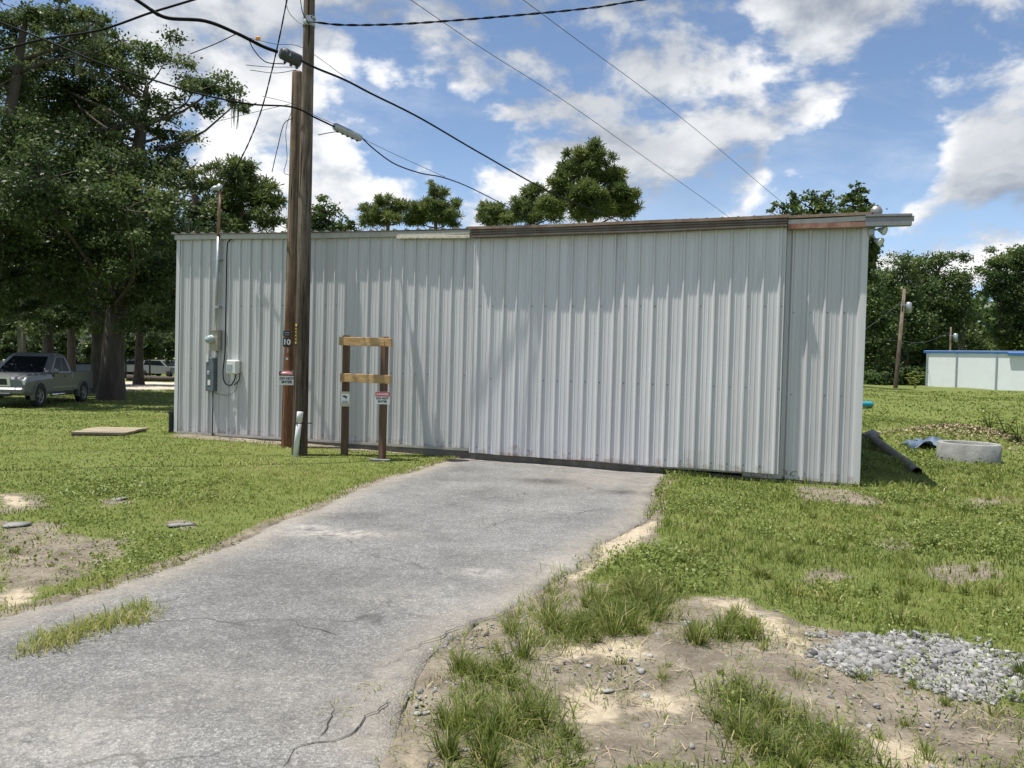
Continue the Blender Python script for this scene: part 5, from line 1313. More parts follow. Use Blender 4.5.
# the great oak
b, tk = trunk_from(112, 33.5, [.47, (114, 340, 33.5, .42), (120, 280, 33.5, .38), (131, 200, 33.5, .36), (141, 130, 33.5, .22), (147, 85, 33.5, .08)])
tree('live_oak', 'great spreading oak with a thick trunk and hanging moss behind the pickup', b, tk,
     [L(215, 85, 34, 22, 33), L(185, 105, 36, 24, 34), L(240, 100, 18, 14, 33), L(165, 62, 28, 22, 33.5), L(128, 78, 34, 26, 34), L(90, 60, 34, 24, 32), L(70, 95, 40, 26, 34), L(110, 130, 40, 24, 32),
      L(60, 150, 48, 30, 31), L(105, 185, 50, 34, 31), L(160, 165, 36, 28, 34), L(190, 180, 22, 20, 33), L(40, 215, 52, 36, 30.5), L(140, 225, 46, 34, 32), L(95, 250, 52, 34, 31), L(160, 275, 40, 34, 34), L(60, 285, 46, 28, 32), L(95, 318, 40, 16, 35), L(40, 318, 40, 15, 34), L(150, 330, 30, 12, 36), L(40, 180, 60, 34, 27), L(125, 210, 48, 30, 28), L(90, 40, 44, 26, 35), L(40, 70, 44, 34, 34), L(75, 130, 50, 36, 36), L(120, 105, 40, 30, 36), L(115, 170, 44, 34, 37), L(20, 120, 40, 36, 36), L(60, 30, 40, 22, 36), L(172, 130, 26, 26, 35), L(130, 305, 42, 24, 33), L(185, 235, 22, 26, 35), L(158, 318, 22, 16, 33)],
     125000, .15, 'oak_leaf', group=G1, dead=60, clumps=1.9, moss=18, tight=.30, hollow=.3, flare=1.3)
b, tk = trunk_from(-12, 31, [.38, (-8, 280, 31, .33), (0, 180, 31, .27), (14, 90, 31, .2), (25, 20, 31, .1)])
tree('live_oak', 'tall oak at the left edge whose mossy crown leaves the top of the photo', b, tk,
     [L(10, 20, 34, 22, 31), L(60, 8, 30, 18, 31), L(95, 22, 24, 14, 31), L(-20, 70, 46, 34, 31), L(15, 90, 20, 18, 31.5), L(-30, 150, 50, 40, 30), L(10, 165, 36, 26, 30.5), L(-25, 232, 60, 30, 29), L(12, 212, 50, 26, 28), L(-10, 300, 40, 20, 30), L(25, 310, 30, 14, 31), L(-40, 240, 50, 40, 30), L(0, 250, 40, 30, 30), L(14, 120, 14, 18, 31), L(120, 40, 16, 10, 31.5)],
     52000, .15, 'oak_leaf', group=G1, dead=40, moss=10, clumps=1.2)
b, tk = trunk_from(97, 37.5, [.30, (98, 330, 37.5, .27), (92, 250, 37.5, .28), (84, 170, 37.5, .16)])
tree('live_oak', 'dark leaning oak standing close behind the great oak trunk', b, tk, [L(75, 200, 56, 44, 38), L(120, 240, 48, 36, 39), L(40, 270, 46, 34, 38), L(95, 300, 54, 26, 38.5)], 16000, .23, 'oak_leaf', group=G1, tone=-.1)
b, tk = trunk_from(48, 41, [.26, (48, 310, 41, .24), (46, 240, 41, .25), (40, 160, 41, .14)])
tree('live_oak', 'dark straight oak rising behind the cab of the pickup', b, tk, [L(30, 190, 50, 40, 41), L(10, 260, 44, 36, 41), L(70, 280, 40, 30, 42), L(30, 305, 46, 22, 42)], 14000, .24, 'oak_leaf', group=G1, tone=-.1)
b, tk = trunk_from(22, 38, [.17, (22.5, 320, 38, .155), (24, 260, 38, .13)])
tree('live_oak', 'slender pale grey trunk with moss left of the dark oak behind the pickup', b, tk, [L(20, 240, 34, 30, 38), L(30, 280, 30, 20, 38)], 4500, .22, 'oak_leaf', 'tree_grey', group=G1, moss=12, flare=1.1)
b, tk = trunk_from(72, 47, [.24, (71, 320, 47, .2), (68, 260, 47, .2)])
tree('live_oak', 'oak with a grey trunk between the pickup bed and the white house', b, tk, [L(66, 250, 40, 34, 47), L(88, 285, 36, 22, 47)], 6000, .26, 'oak_leaf', group=G1, tone=-.05)
b, tk = trunk_from(139, 50, [.27, (140, 330, 50, .23), (146, 270, 50, .22)])
tree('live_oak', 'dark oak beside the track with branches reaching low to the right', b, tk, [L(150, 260, 40, 34, 50), L(175, 290, 34, 28, 51), L(130, 300, 34, 22, 50), L(168, 322, 26, 15, 50)], 11000, .26, 'oak_leaf', group=G1, tone=-.08)
b, tk = trunk_from(190, 44, [.34, (192, 300, 44, .3), (196, 220, 44, .22), (192, 170, 44, .12)])
tree('live_oak', 'dense dark oak whose crown rises over the left end of the shed roof', b, tk, [L(185, 200, 26, 24, 44), L(205, 225, 24, 24, 44), L(172, 250, 34, 30, 44), L(200, 270, 34, 30, 44), L(170, 300, 30, 24, 44)], 12000, .22, 'oak_leaf', group=G1, tone=-.05)
# undergrowth and trees far beyond the grove
for k, (px, d, h, w, tn, lab) in enumerate([(4, 72, 66, 40, -.05, 'far tree at the left edge above the white fence'), (34, 78, 60, 34, .1, 'sunlit green tree beyond the white fence'), (62, 74, 50, 26, .25, 'bright yellow green tree seen past the pickup roof'), (100, 88, 70, 38, -.1, 'far dark tree behind the white house'), (128, 92, 64, 34, -.05, 'far tree above the parked white car'), (160, 86, 70, 36, -.1, 'far dark tree right of the parked white car'), (186, 80, 76, 36, 0, 'far tree hidden partly by the left end of the shed'), (-30, 80, 80, 40, 0, 'far tree at the extreme left behind the oaks')]):
    b, tk = trunk_from(px, d, [.3, (px, 330, d, .25), (px, 300, d, .15)])
    tree('woodland_tree', lab, b, tk, [L(px, 352 - h * .55, w * .8, h * .36, d), L(px - w * .4, 352 - h * .34, w * .5, h * .22, d), L(px + w * .4, 352 - h * .38, w * .5, h * .24, d + 2), L(px, 352 - h, w * .55, h * .3, d)], 4200, .42, 'broad_leaf', group='far trees beyond the oak grove', tone=tn, clumps=.6)
# pines and broad trees seen over the roof
G2 = 'trees rising behind the shed roof'
b, tk = trunk_from(232, 46, [.26, (235, 300, 46, .22), (240, 220, 46, .16), (243, 160, 46, .08)])
tree('pine_tree', 'pine with flat dark tufts right of the oak, above the left half of the roof', b, tk, [L(240, 172, 26, 11, 46), L(225, 188, 24, 12, 46), L(262, 186, 20, 9, 46.5), L(252, 204, 30, 10, 46), L(272, 200, 14, 7, 46), L(222, 214, 28, 12, 47), L(244, 222, 30, 10, 46), L(215, 240, 26, 16, 47)], 16000, .44, 'needle', 'pine_bark', G2, 'needle', 1.2, clumps=.42, tight=.25, tone=.08)
b, tk = trunk_from(322, 60, [.28, (322, 300, 60, .22), (324, 230, 60, .12)])
tree('broadleaf_tree', 'round green tree just right of the tall pole, peeking over the roof', b, tk, [L(324, 210, 15, 13, 60), L(312, 222, 16, 12, 60), L(334, 224, 14, 10, 60), L(350, 229, 14, 7, 60), L(290, 225, 12, 9, 61), L(322, 240, 30, 14, 60)], 7000, .26, 'broad_leaf', group=G2, clumps=.6)
b, tk = trunk_from(384, 70, [.3, (386, 300, 70, .24), (388, 225, 70, .16), (392, 205, 70, .06)])
tree('pine_tree', 'thin pine with an airy flat crown, left of the pair over the track end', b, tk, [L(372, 209, 13, 5, 70), L(388, 203, 13, 5, 70), L(402, 208, 12, 6, 70), L(384, 219, 22, 5, 70), L(366, 220, 9, 5, 71), L(408, 220, 10, 6, 71)], 7500, .46, 'needle', 'pine_bark', G2, 'needle', 1.2, clumps=.24, tight=.22, tone=.22)
b, tk = trunk_from(434, 70, [.32, (434, 300, 70, .26), (436, 215, 70, .14), (435, 188, 70, .05)])
tree('pine_tree', 'fuller pine with a rounded crown, right of the pair over the track end', b, tk, [L(436, 194, 11, 8, 70), L(425, 207, 15, 8, 70), L(447, 208, 13, 8, 70), L(434, 217, 26, 7, 70), L(418, 219, 12, 7, 71), L(452, 221, 9, 7, 71)], 11500, .44, 'needle', 'pine_bark', G2, 'needle', 1.2, clumps=.28, tight=.22, tone=.22)
b, tk = trunk_from(496, 66, [.25, (496, 300, 66, .2), (497, 225, 66, .1)])
tree('pine_tree', 'low pine top left of the tall pine, barely clearing the roof', b, tk, [L(494, 211, 13, 6, 66), L(484, 217, 11, 5, 66), L(508, 216, 11, 6, 66), L(496, 222, 20, 5, 66)], 5500, .45, 'needle', 'pine_bark', G2, 'needle', 1.2, clumps=.22, tight=.24, tone=.22)
b, tk = trunk_from(532, 58, [.28, (532, 300, 58, .22), (531, 215, 58, .12), (532, 186, 58, .04)])
tree('pine_tree', 'slim pine leaning against the left side of the tallest pine', b, tk, [L(532, 193, 13, 7, 58), L(522, 205, 13, 6, 58), L(545, 205, 12, 7, 58), L(530, 215, 22, 6, 58), L(556, 214, 10, 7, 58)], 9500, .43, 'needle', 'pine_bark', G2, 'needle', 1.2, clumps=.26, tight=.22, tone=.22)
b, tk = trunk_from(588, 52, [.36, (589, 300, 52, .3), (590, 210, 52, .2), (592, 170, 52, .1), (592, 142, 52, .04)])
tree('pine_tree', 'tallest pine with a broad tufted crown rising above the middle of the roof', b, tk, [L(592, 150, 14, 8, 52), L(575, 162, 16, 9, 52), L(604, 162, 12, 8, 51.5), L(590, 176, 24, 9, 52), L(564, 180, 16, 9, 52), L(616, 178, 12, 10, 52), L(598, 194, 34, 9, 51.5), L(562, 199, 18, 9, 52), L(622, 198, 15, 9, 52.5), L(590, 208, 44, 8, 52), L(566, 170, 9, 6, 52), L(629, 212, 11, 8, 52)], 36000, .42, 'needle', 'pine_bark', G2, 'needle', 1.2, clumps=.46, tight=.20, tone=.25, hollow=.3)
b, tk = trunk_from(815, 50, [.3, (815, 320, 50, .26), (816, 230, 50, .18), (816, 205, 50, .1)])
tree('broadleaf_tree', 'broad green treetop over the rusty track near the right end of the roof', b, tk, [L(800, 201, 20, 8, 50), L(826, 199, 18, 8, 50), L(780, 206, 12, 6, 50), L(840, 205, 12, 7, 50), L(815, 214, 40, 9, 50), L(770, 212, 12, 4, 50), L(800, 245, 34, 18, 51), L(815, 285, 38, 24, 52)], 16000, .22, 'broad_leaf', group=G2, clumps=.8)
b, tk = trunk_from(858, 47, [.25, (858, 320, 47, .2), (858, 230, 47, .12), (859, 195, 47, .05)])
tree('broadleaf_tree', 'narrow leafy treetop sticking up beside the right corner of the roof', b, tk, [L(860, 190, 9, 9, 47), L(852, 200, 9, 8, 47), L(866, 200, 7, 8, 47), L(858, 212, 16, 9, 47), L(868, 250, 10, 20, 48), L(872, 240, 6, 7, 47), L(856, 275, 13, 26, 49)], 8000, .22, 'broad_leaf', group=G2, clumps=.6)
# woods on the right
G3 = 'trees of the wood on the right'
def wood(px, d, label, lobes, n, leaf=.3, tone=0., trunkpts=None, **k):
    n = int(n * 1.6); leaf *= .78; tone += .06; k.setdefault('tight', .36)
    b, tk = trunk_from(px, d, [.32] + (trunkpts or [(px, 345, d, .28), (px, 300, d, .18)]))
    return tree('woodland_tree', label, b, tk, lobes, n, leaf, 'broad_leaf', group=G3, tone=tone, clumps=k.pop('clumps', .9), **k)
wood(935, 72, 'tallest dark tree of the right wood, with a forked airy top', [L(925, 262, 18, 10, 72), L(948, 258, 20, 9, 72), L(960, 256, 9, 6, 72), L(910, 275, 18, 14, 72), L(940, 280, 26, 16, 72), L(925, 300, 30, 20, 72), L(950, 310, 18, 18, 72), L(930, 335, 28, 20, 72), L(955, 290, 14, 14, 72)], 15000, .30, -.05, [(935, 330, 72, .28), (936, 280, 72, .16), (945, 258, 72, .07)], dead=30)
wood(905, 67, 'leaning leafy tree between the shed and the tallest tree of the wood', [L(900, 265, 18, 12, 67), L(886, 278, 16, 14, 67), L(908, 290, 22, 18, 67), L(890, 310, 22, 20, 67), L(912, 325, 22, 20, 67), L(890, 345, 24, 18, 67)], 12000, .28, .04)
wood(876, 63, 'leafy tree pressed against the right wall of the shed', [L(874, 285, 12, 18, 63), L(868, 310, 16, 20, 63), L(880, 335, 18, 22, 63), L(868, 355, 18, 16, 63)], 8000, .27, .02)
wood(962, 80, 'pale thin tree on the right flank of the wood', [L(963, 285, 9, 11, 80), L(958, 300, 11, 11, 80), L(965, 315, 8, 12, 80)], 3000, .30, .12, clumps=.5, dead=20)
wood(966, 86, 'lower yellow green tree sloping down behind the storage building', [L(962, 335, 15, 15, 86), L(975, 345, 14, 10, 86), L(985, 352, 10, 6, 86), L(952, 350, 16, 12, 86)], 5000, .34, .12)
wood(1016, 68, 'big bright tree at the right edge, over the storage building', [L(1010, 262, 22, 14, 68), L(992, 274, 15, 12, 68), L(1020, 285, 26, 18, 68), L(1000, 292, 14, 10, 68), L(985, 290, 8, 7, 68), L(1018, 312, 20, 18, 68), L(1030, 260, 22, 16, 68), L(1016, 335, 16, 14, 68), L(1040, 310, 26, 26, 68), L(1036, 345, 24, 18, 68), L(1000, 330, 10, 14, 68)], 30000, .28, .06, [(1024, 352, 68, .22), (1022, 325, 68, .12)])
wood(918, 78, 'dark undergrowth tree behind the leaning pole', [L(900, 355, 26, 16, 78), L(925, 355, 24, 16, 78), L(910, 370, 26, 12, 78), L(880, 368, 20, 12, 78), L(938, 368, 16, 12, 78)], 9000, .34, -.22, clumps=1.2)
wood(1000, 92, 'far low tree beyond the storage building roof', [L(990, 352, 22, 6, 92), L(1010, 350, 20, 7, 92), L(1000, 358, 30, 6, 92)], 2500, .42, 0.)
wood(890, 75, 'shaded tree deep in the wood behind the leafy trees', [L(880, 320, 24, 26, 75), L(910, 330, 26, 26, 75), L(940, 335, 22, 26, 75), L(890, 350, 30, 18, 75)], 9000, .34, -.2, clumps=1.2)
wood(845, 75, 'far tree hidden by the right end of the shed', [L(850, 300, 30, 30, 75), L(850, 340, 30, 26, 75)], 5000, .34, -.1)

# the far woods that close the view: one mass
def far_wood():
    n = 52000; t = np.radians(RNG.uniform(-42, 40, n)); d = RNG.uniform(118, 150, n)
    x, y = d * np.sin(t), d * np.cos(t)
    top = 9.5 + 6 * fbm(np.degrees(t) * .35, d * .02, 201, 4)
    z = terrain(x, y) + top * RNG.uniform(0, 1, n) ** .8
    V, F = leaf_quads(np.stack([x, y, z], 1), RNG.uniform(.7, 1.6, n), np.array([0, -.2, .5]), .8, .6)
    tag(link('far_wood', np_mesh('far_wood', V, F, {'rnd': ('FACE', np.clip(RNG.normal(.32, .17, n), 0, 1))}), M['broad_leaf']), 'dark far wood closing the view behind everything', 'wood', kind='stuff')
far_wood()
# brush and saplings filling the foot of the right wood
for k, (px, d, w, h, lab) in enumerate([(872, 61, 12, 16, 'low bush at the foot of the wood right beside the shed'), (886, 62, 12, 20, 'low bush in the wood left of the leaning pole'), (911, 64, 13, 20, 'low bush in the wood right of the leaning pole'), (926, 66, 12, 22, 'low bush at the left corner of the storage building')]):
    b, tk = trunk_from(px, d, [.08, (px, 372, d, .05)])
    tree('wood_bush', lab, b, tk, [L(px, 388 - h * .55, w, h * .55, d), L(px - 5, 388 - h * .3, w * .8, h * .4, d), L(px + 5, 388 - h * .3, w * .8, h * .4, d)], 2600, .28, 'broad_leaf', group='bushes at the foot of the right wood', tone=-.12, clumps=.5, cat='bush')

for k, (px, d, w, h, lab) in enumerate([(8, 58, 16, 22, 'dark thicket at the left edge below the grove'), (36, 62, 14, 26, 'dark thicket between the two straight trunks behind the pickup'), (58, 59, 12, 22, 'dark bush right of the dark straight trunk'), (96, 62, 12, 28, 'dark bush close left of the great oak trunk'), (126, 64, 11, 22, 'dark bush between the great oak and the oak beside the track'), (150, 66, 10, 26, 'dark bush behind the white car, right of the trackside oak'), (178, 68, 12, 30, 'dark bush at the left corner of the shed, far away')]):
    b, tk = trunk_from(px, d, [.08, (px, 345, d, .05)])
    tree('thicket', lab, b, tk, [L(px, 362 - h * .6, w, h * .5, d), L(px - 6, 362 - h * .4, w * .8, h * .4, d), L(px + 6, 360 - h * .9, w * .8, h * .4, d)], 2600, .26, 'oak_leaf', group='thickets under the oak grove', tone=-.15, clumps=.5, cat='bush')
# ------------------------------------------------------------------ pickup truck under the oaks
def build_pickup():
    fw = ground(33, 403.5)
    fw = at(36, 372, 27.6); fw[2] = gz(fw[0], fw[1])
    hd = np.array([.13, -.99, 0]); hd /= np.linalg.norm(hd); lat = np.array([-hd[1], hd[0], 0])   # lat points to the truck's left (towards the shed)
    org = fw - lat * .86 - hd * 1.75
    org[2] = gz(*org[:2]) - .02
    root = empty('pickup_truck', org, 'silver pickup truck parked under the oaks at the left edge', 'pickup truck', rz=math.atan2(hd[1], hd[0]))
    # local: x forward, y left, z up; origin between the axles on the ground
    W = 1.0
    def b(mb, name, mats, parent=root): 
        return mb.build(name, mats, parent, world=False)
    def section(mb, xs, hw, zlo, zhi, mi=0, tuck=.06):
        """body shell lofted along x: lists of half width, bottom and top"""
        rings = []
        for x, w, a, c in zip(xs, hw, zlo, zhi):
            rings.append([(x, -w + tuck, a), (x, -w, a + .12), (x, -w, c - .22), (x, -w + .05, c - .05), (x, -w + .14, c), (x, w - .14, c), (x, w - .05, c - .05), (x, w, c - .22), (x, w, a + .12), (x, w - tuck, a)])
        n = len(rings[0]); vs = [v for r in rings for v in r]
        fs = [(i*n+k, i*n+(k+1) % n, (i+1)*n+(k+1) % n, (i+1)*n+k) for i in range(len(rings)-1) for k in range(n)]
        mb.add(vs, fs + [tuple(range(n)), tuple(range((len(rings)-1)*n, len(rings)*n))[::-1]], mi, False)
    m = MB()
    section(m, [2.72, 2.66, 2.45, 1.9, 1.2, .85], [.86, .92, .97, 1.0, 1.0, 1.0], [.52, .46, .42, .42, .42, .42], [.98, 1.06, 1.12, 1.17, 1.2, 1.2]); 
    section(m, [.85, .0, -.95], [1.0, 1.0, 1.0], [.42, .42, .42], [1.2, 1.2, 1.22])
    b(m, 'body', M['silver_paint'])
    # bed: open box
    m = MB()
    for s in (-1, 1): m.box((-1.95, s * .95, .87), (1.98, .10, .75), bev=.04)
    m.box((-1.95, 0, .62), (1.96, 1.85, .10)); b(m, 'bed', M['silver_paint'])
    m = MB(); m.box((-2.95, 0, .88), (.07, 1.72, .68), bev=.03); b(m, 'tailgate', M['silver_paint'])
    # cab: lofted greenhouse
    m = MB()
    def ring(z, xf, xb_, w): return [(xf, -w + .18, z), (xf - .12, -w, z), (xb_ + .06, -w, z), (xb_, -w + .1, z), (xb_, w - .1, z), (xb_ + .06, w, z), (xf - .12, w, z), (xf, w - .18, z)]
    rs = [ring(1.18, 1.05, -.95, .97), ring(1.40, .75, -.90, .92), ring(1.78, .22, -.78, .80), ring(1.88, .06, -.70, .74), ring(1.92, -.10, -.55, .62)]
    vs = [v for r in rs for v in r]; n = 8
    fs = [(i*n+k, i*n+(k+1) % n, (i+1)*n+(k+1) % n, (i+1)*n+k) for i in range(4) for k in range(n)] + [tuple(range(32, 40))]
    m.add(vs, fs); b(m, 'cab', M['silver_paint'])
    # glass, a few millimetres proud of the cab
    def lerp(a, c, t): return np.asarray(a) + (np.asarray(c) - np.asarray(a)) * t
    def side(z, s, t):  # t 0 front .. 1 back along the cab side at height z
        zs = [1.18, 1.40, 1.78, 1.88]; xf = np.interp(z, zs, [.93, .63, .10, -.06]); xb_ = np.interp(z, zs, [-.89, -.84, -.72, -.64]); w = np.interp(z, zs, [.97, .92, .80, .74]); return np.array([xf + (xb_ - xf) * t, s * (w + .006), z])
    for s in (-1, 1):
        for (a, c, d_, e) in ((.08, .55, .10, .52), (.59, .93, .57, .84)):
            m = MB(); q = [side(1.24, s, a), side(1.24, s, c), side(1.40, s, (c + e) / 2), side(1.76, s, e), side(1.76, s, d_), side(1.40, s, (a + d_) / 2)]
            m.add([tuple(v) for v in q] + [(v[0], v[1] - s * .03, v[2]) for v in q], [(0, 1, 2, 5), (5, 2, 3, 4), (6, 7, 8, 11), (11, 8, 9, 10)] + [(i, (i + 1) % 6, 6 + (i + 1) % 6, 6 + i) for i in range(6)]); b(m, 'side_window', M['glass_dark'])
    m = MB(); q = [(1.012, -.76, 1.22), (1.012, .76, 1.22), (.26, .60, 1.77), (.26, -.60, 1.77)]
    m.add([(x + .008, y, z + .012) for x, y, z in q] + [(x - .02, y, z - .02) for x, y, z in q], [(0, 1, 2, 3), (7, 6, 5, 4)] + [(i, (i + 1) % 4, 4 + (i + 1) % 4, 4 + i) for i in range(4)]); b(m, 'windshield', M['glass_dark'])
    # doors: shut lines, handle
    for s in (-1, 1):
        dr = MB(); dr.box((.14, s * 1.003, .84), (1.05, .014, .66), bev=.005); d1 = b(dr, 'door', M['silver_paint'])
        h = MB(); h.box((-.22, s * 1.022, 1.06), (.18, .03, .035), bev=.01); b(h, 'handle', M['black_trim'], d1)
        dr = MB(); dr.box((-.62, s * 1.003, .84), (.44, .014, .66), bev=.005); b(dr, 'rear_door', M['silver_paint'])
        mr = MB(); mr.box((.82, s * 1.12, 1.28), (.10, .20, .17), bev=.03); mr.box((.82, s * 1.0, 1.22), (.06, .12, .05)); b(mr, 'mirror', M['silver_paint'])
        st = MB(); st.tube([(.95, s * 1.03, .40), (-1.0, s * 1.03, .40)], .045, 8); b(st, 'side_step', M['chrome'])
        mo = MB(); mo.box((-.25, s * 1.012, .66), (2.0, .02, .06), bev=.006); b(mo, 'side_moulding', M['alloy'])
        hl = MB(); hl.prism([(2.36, .86), (2.70, .80), (2.70, .96), (2.58, 1.05), (2.34, 1.03)], (1, 0, 0), (0, 0, 1), (0, s, 0), (0.0, s * .62, 0), .30); b(hl, 'headlight', M['lamp_glass'])
        fg = MB(); fg.lathe([(.0, .0), (.07, .0), (.08, .02), (.06, .03)], (2.79, s * .70, .58), 12, axis=(1, 0, 0)); b(fg, 'fog_light', M['black_trim'])
        tl = MB(); tl.box((-2.97, s * .90, .98), (.06, .16, .36), bev=.02); b(tl, 'tail_light', M['red_glass'])
        for x in (1.75, -1.95):
            wa = MB(); pr = [(math.cos(a) * .50, math.sin(a) * .50) for a in np.linspace(-.35, math.pi + .35, 15)]; 
            wa.prism(pr + [(p[0] * .86, p[1] * .86) for p in pr[::-1]], (1, 0, 0), (0, 0, 1), (0, s, 0), (x, s * .90, .42), .125); b(wa, 'wheel_arch', M['silver_paint'])
            wb = MB(); wb.lathe([(.0, .0), (.455, .0), (.455, .10), (.0, .10)], (x, s * .905, .42), 20, axis=(0, s, 0)); b(wb, 'wheel_well', M['black_trim'])
            wh = MB(); wh.lathe([(.25, -.12), (.36, -.13), (.40, -.09), (.405, .07), (.37, .115), (.25, .11), (.24, .05), (.24, -.12)], (x, s * .92, .40), 24, axis=(0, s, 0)); w1 = b(wh, 'wheel', M['rubber'])
            ri = MB(); ri.lathe([(.0, .085), (.06, .09), (.07, .06), (.21, .05), (.245, .1), (.25, .1)], (x, s * .92, .40), 20, axis=(0, s, 0))
            for k in range(5):
                a = k * 2 * math.pi / 5; c = np.array([x + math.cos(a) * .14, s * 1.0, .40 + math.sin(a) * .14]); ri.box(c, (.20, .03, .06), ax=[[math.cos(a), 0, math.sin(a)], [0, 1, 0], [-math.sin(a), 0, math.cos(a)]])
            b(ri, 'rim', M['alloy'], w1)
    g = MB(); g.prism([(-.50, .74), (.50, .74), (.46, 1.06), (-.46, 1.06)], (0, 1, 0), (0, 0, 1), (1, 0, 0), (2.66, 0, 0), .09); gr = b(g, 'grille', M['chrome'])
    g = MB(); g.prism([(-.40, .79), (.40, .79), (.36, 1.0), (-.36, 1.0)], (0, 1, 0), (0, 0, 1), (1, 0, 0), (2.735, 0, 0), .025); b(g, 'mesh', M['black_trim'], gr)
    g = MB(); g.box((2.72, 0, .58), (.22, 1.86, .24), bev=.06); b(g, 'front_bumper', M['silver_paint'])
    g = MB(); g.box((2.80, 0, .47), (.10, 1.1, .12), bev=.03); b(g, 'lower_grille', M['black_trim'])
    g = MB(); g.box((-3.05, 0, .55), (.18, 1.8, .18), bev=.04); b(g, 'rear_bumper', M['chrome'])
build_pickup()

# ------------------------------------------------------------------ far things on the left
def parked_car(px, d, ang, m, label):
    p = gbase(px, d); root = empty('parked_car', p, label, 'car', 'cars parked by the white house', rz=ang)
    b = lambda mb, n, mt, par=root: mb.build(n, mt, par, world=False)
    mb = MB(); pr = [(-2.2, .3), (2.2, .3), (2.25, .7), (1.9, .88), (1.0, .95), (-1.9, 1.0), (-2.25, .85)]
    mb.prism(pr, (1, 0, 0), (0, 0, 1), (0, 1, 0), (0, -.88, 0), 1.76); b(mb, 'body', M[m])
    mb = MB(); mb.prism([(-1.9, .99), (1.05, .94), (.35, 1.48), (-1.45, 1.5)], (1, 0, 0), (0, 0, 1), (0, 1, 0), (0, -.76, 0), 1.52); b(mb, 'cab', M[m])
    for s in (-1, 1):
        mb = MB(); mb.prism([(-1.6, 1.04), (.78, 1.0), (.28, 1.42), (-1.35, 1.44)], (1, 0, 0), (0, 0, 1), (0, 1, 0), (0, s * .765 - .008, 0), .016); b(mb, 'side_window', M['glass_dark'])
        for x in (-1.4, 1.4): mb = MB(); mb.lathe([(.0, .1), (.2, .1), (.31, .08), (.32, -.1), (.0, -.1)], (x, s * .82, .32), 14, axis=(0, s, 0)); b(mb, 'wheel', M['rubber'])
    mb = MB(); mb.prism([(.98, .98), (1.06, .98), (.42, 1.44), (.36, 1.44)], (1, 0, 0), (0, 0, 1), (0, 1, 0), (.02, -.68, 0), 1.36); b(mb, 'windshield', M['glass_dark'])
    return root
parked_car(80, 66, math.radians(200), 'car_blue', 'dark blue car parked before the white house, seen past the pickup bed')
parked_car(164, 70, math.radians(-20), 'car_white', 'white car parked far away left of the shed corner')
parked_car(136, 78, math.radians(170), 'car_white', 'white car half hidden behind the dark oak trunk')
p = gbase(84, 80); hs = empty('white_house', p, 'pale house behind the parked blue car, seen past the great oak', 'house', rz=.25)
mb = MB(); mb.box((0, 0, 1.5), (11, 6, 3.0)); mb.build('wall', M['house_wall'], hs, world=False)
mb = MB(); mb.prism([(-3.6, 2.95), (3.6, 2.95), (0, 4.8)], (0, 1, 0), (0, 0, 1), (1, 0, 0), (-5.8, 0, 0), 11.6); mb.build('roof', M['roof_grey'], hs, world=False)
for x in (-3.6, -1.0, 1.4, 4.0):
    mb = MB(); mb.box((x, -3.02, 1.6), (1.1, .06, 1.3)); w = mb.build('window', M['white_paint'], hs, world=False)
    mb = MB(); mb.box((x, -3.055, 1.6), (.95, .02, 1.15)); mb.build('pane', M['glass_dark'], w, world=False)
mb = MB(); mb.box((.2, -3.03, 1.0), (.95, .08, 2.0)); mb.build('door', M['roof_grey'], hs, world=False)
# white fence behind the pickup
a = gbase(4, 54); c = gbase(24, 56)
fe = empty('white_fence', a, 'short white post and rail fence behind the pickup', 'fence')
n = 4
for k in range(n):
    q = a + (c - a) * k / (n - 1); q[2] = gz(*q[:2]); mb = MB(); mb.box(q + np.array([0, 0, .65]), (.12, .12, 1.5), bev=.02); mb.build('post', M['white_paint'], fe)
for zz in (.5, 1.0):
    mb = MB(); dv = c - a; Lf = np.linalg.norm(dv); dv /= Lf; mb.box((a + c) / 2 + np.array([0, 0, zz]), (Lf, .05, .14), ax=[dv, [-dv[1], dv[0], 0], [0, 0, 1]]); mb.build('rail', M['white_paint'], fe)
# long dark log on the verge beyond the track
a = gbase(127, 57); c = gbase(176, 58)
mb = MB(); mb.tube(limb_path(a + np.array([0, 0, .22]), c + np.array([0, 0, .18]), wob=.01), [.24, .25, .23, .22, .2, .17], 10, jit=.06); tag(mb.build('fallen_log', M['bark'], origin=a), 'long dark log lying on the verge beyond the dirt track', 'log')
# pale planked lid lying in the lawn
pa = [ground(*q) for q in ((74, 436), (128, 435.5), (146, 433), (92, 431))]
cc = sum(pa) / 4; lid = empty('plank_lid', cc, 'low square lid of pale weathered planks lying in the left lawn', 'lid')
ux = pa[1] - pa[0]; ux[2] = 0; Lx = np.linalg.norm(ux); ux /= Lx; uy = np.array([-ux[1], ux[0], 0]); Ly = 1.15
for k in range(7):
    q = cc + uy * ((k - 3) * Ly / 7) + ux * random.uniform(-.03, .03); mb = MB(); mb.box(q + np.array([0, 0, .06]), (Lx, Ly / 7 - .012, .04), ax=[ux, uy, [0, 0, 1]], bev=.004); mb.build('plank', M['pale_plank'], lid)
for s in (-1, 1): mb = MB(); mb.box(cc + uy * s * Ly * .42 + np.array([0, 0, .022]), (Lx * .98, .09, .06), ax=[ux, uy, [0, 0, 1]]); mb.build('bearer', M['old_concrete'], lid)
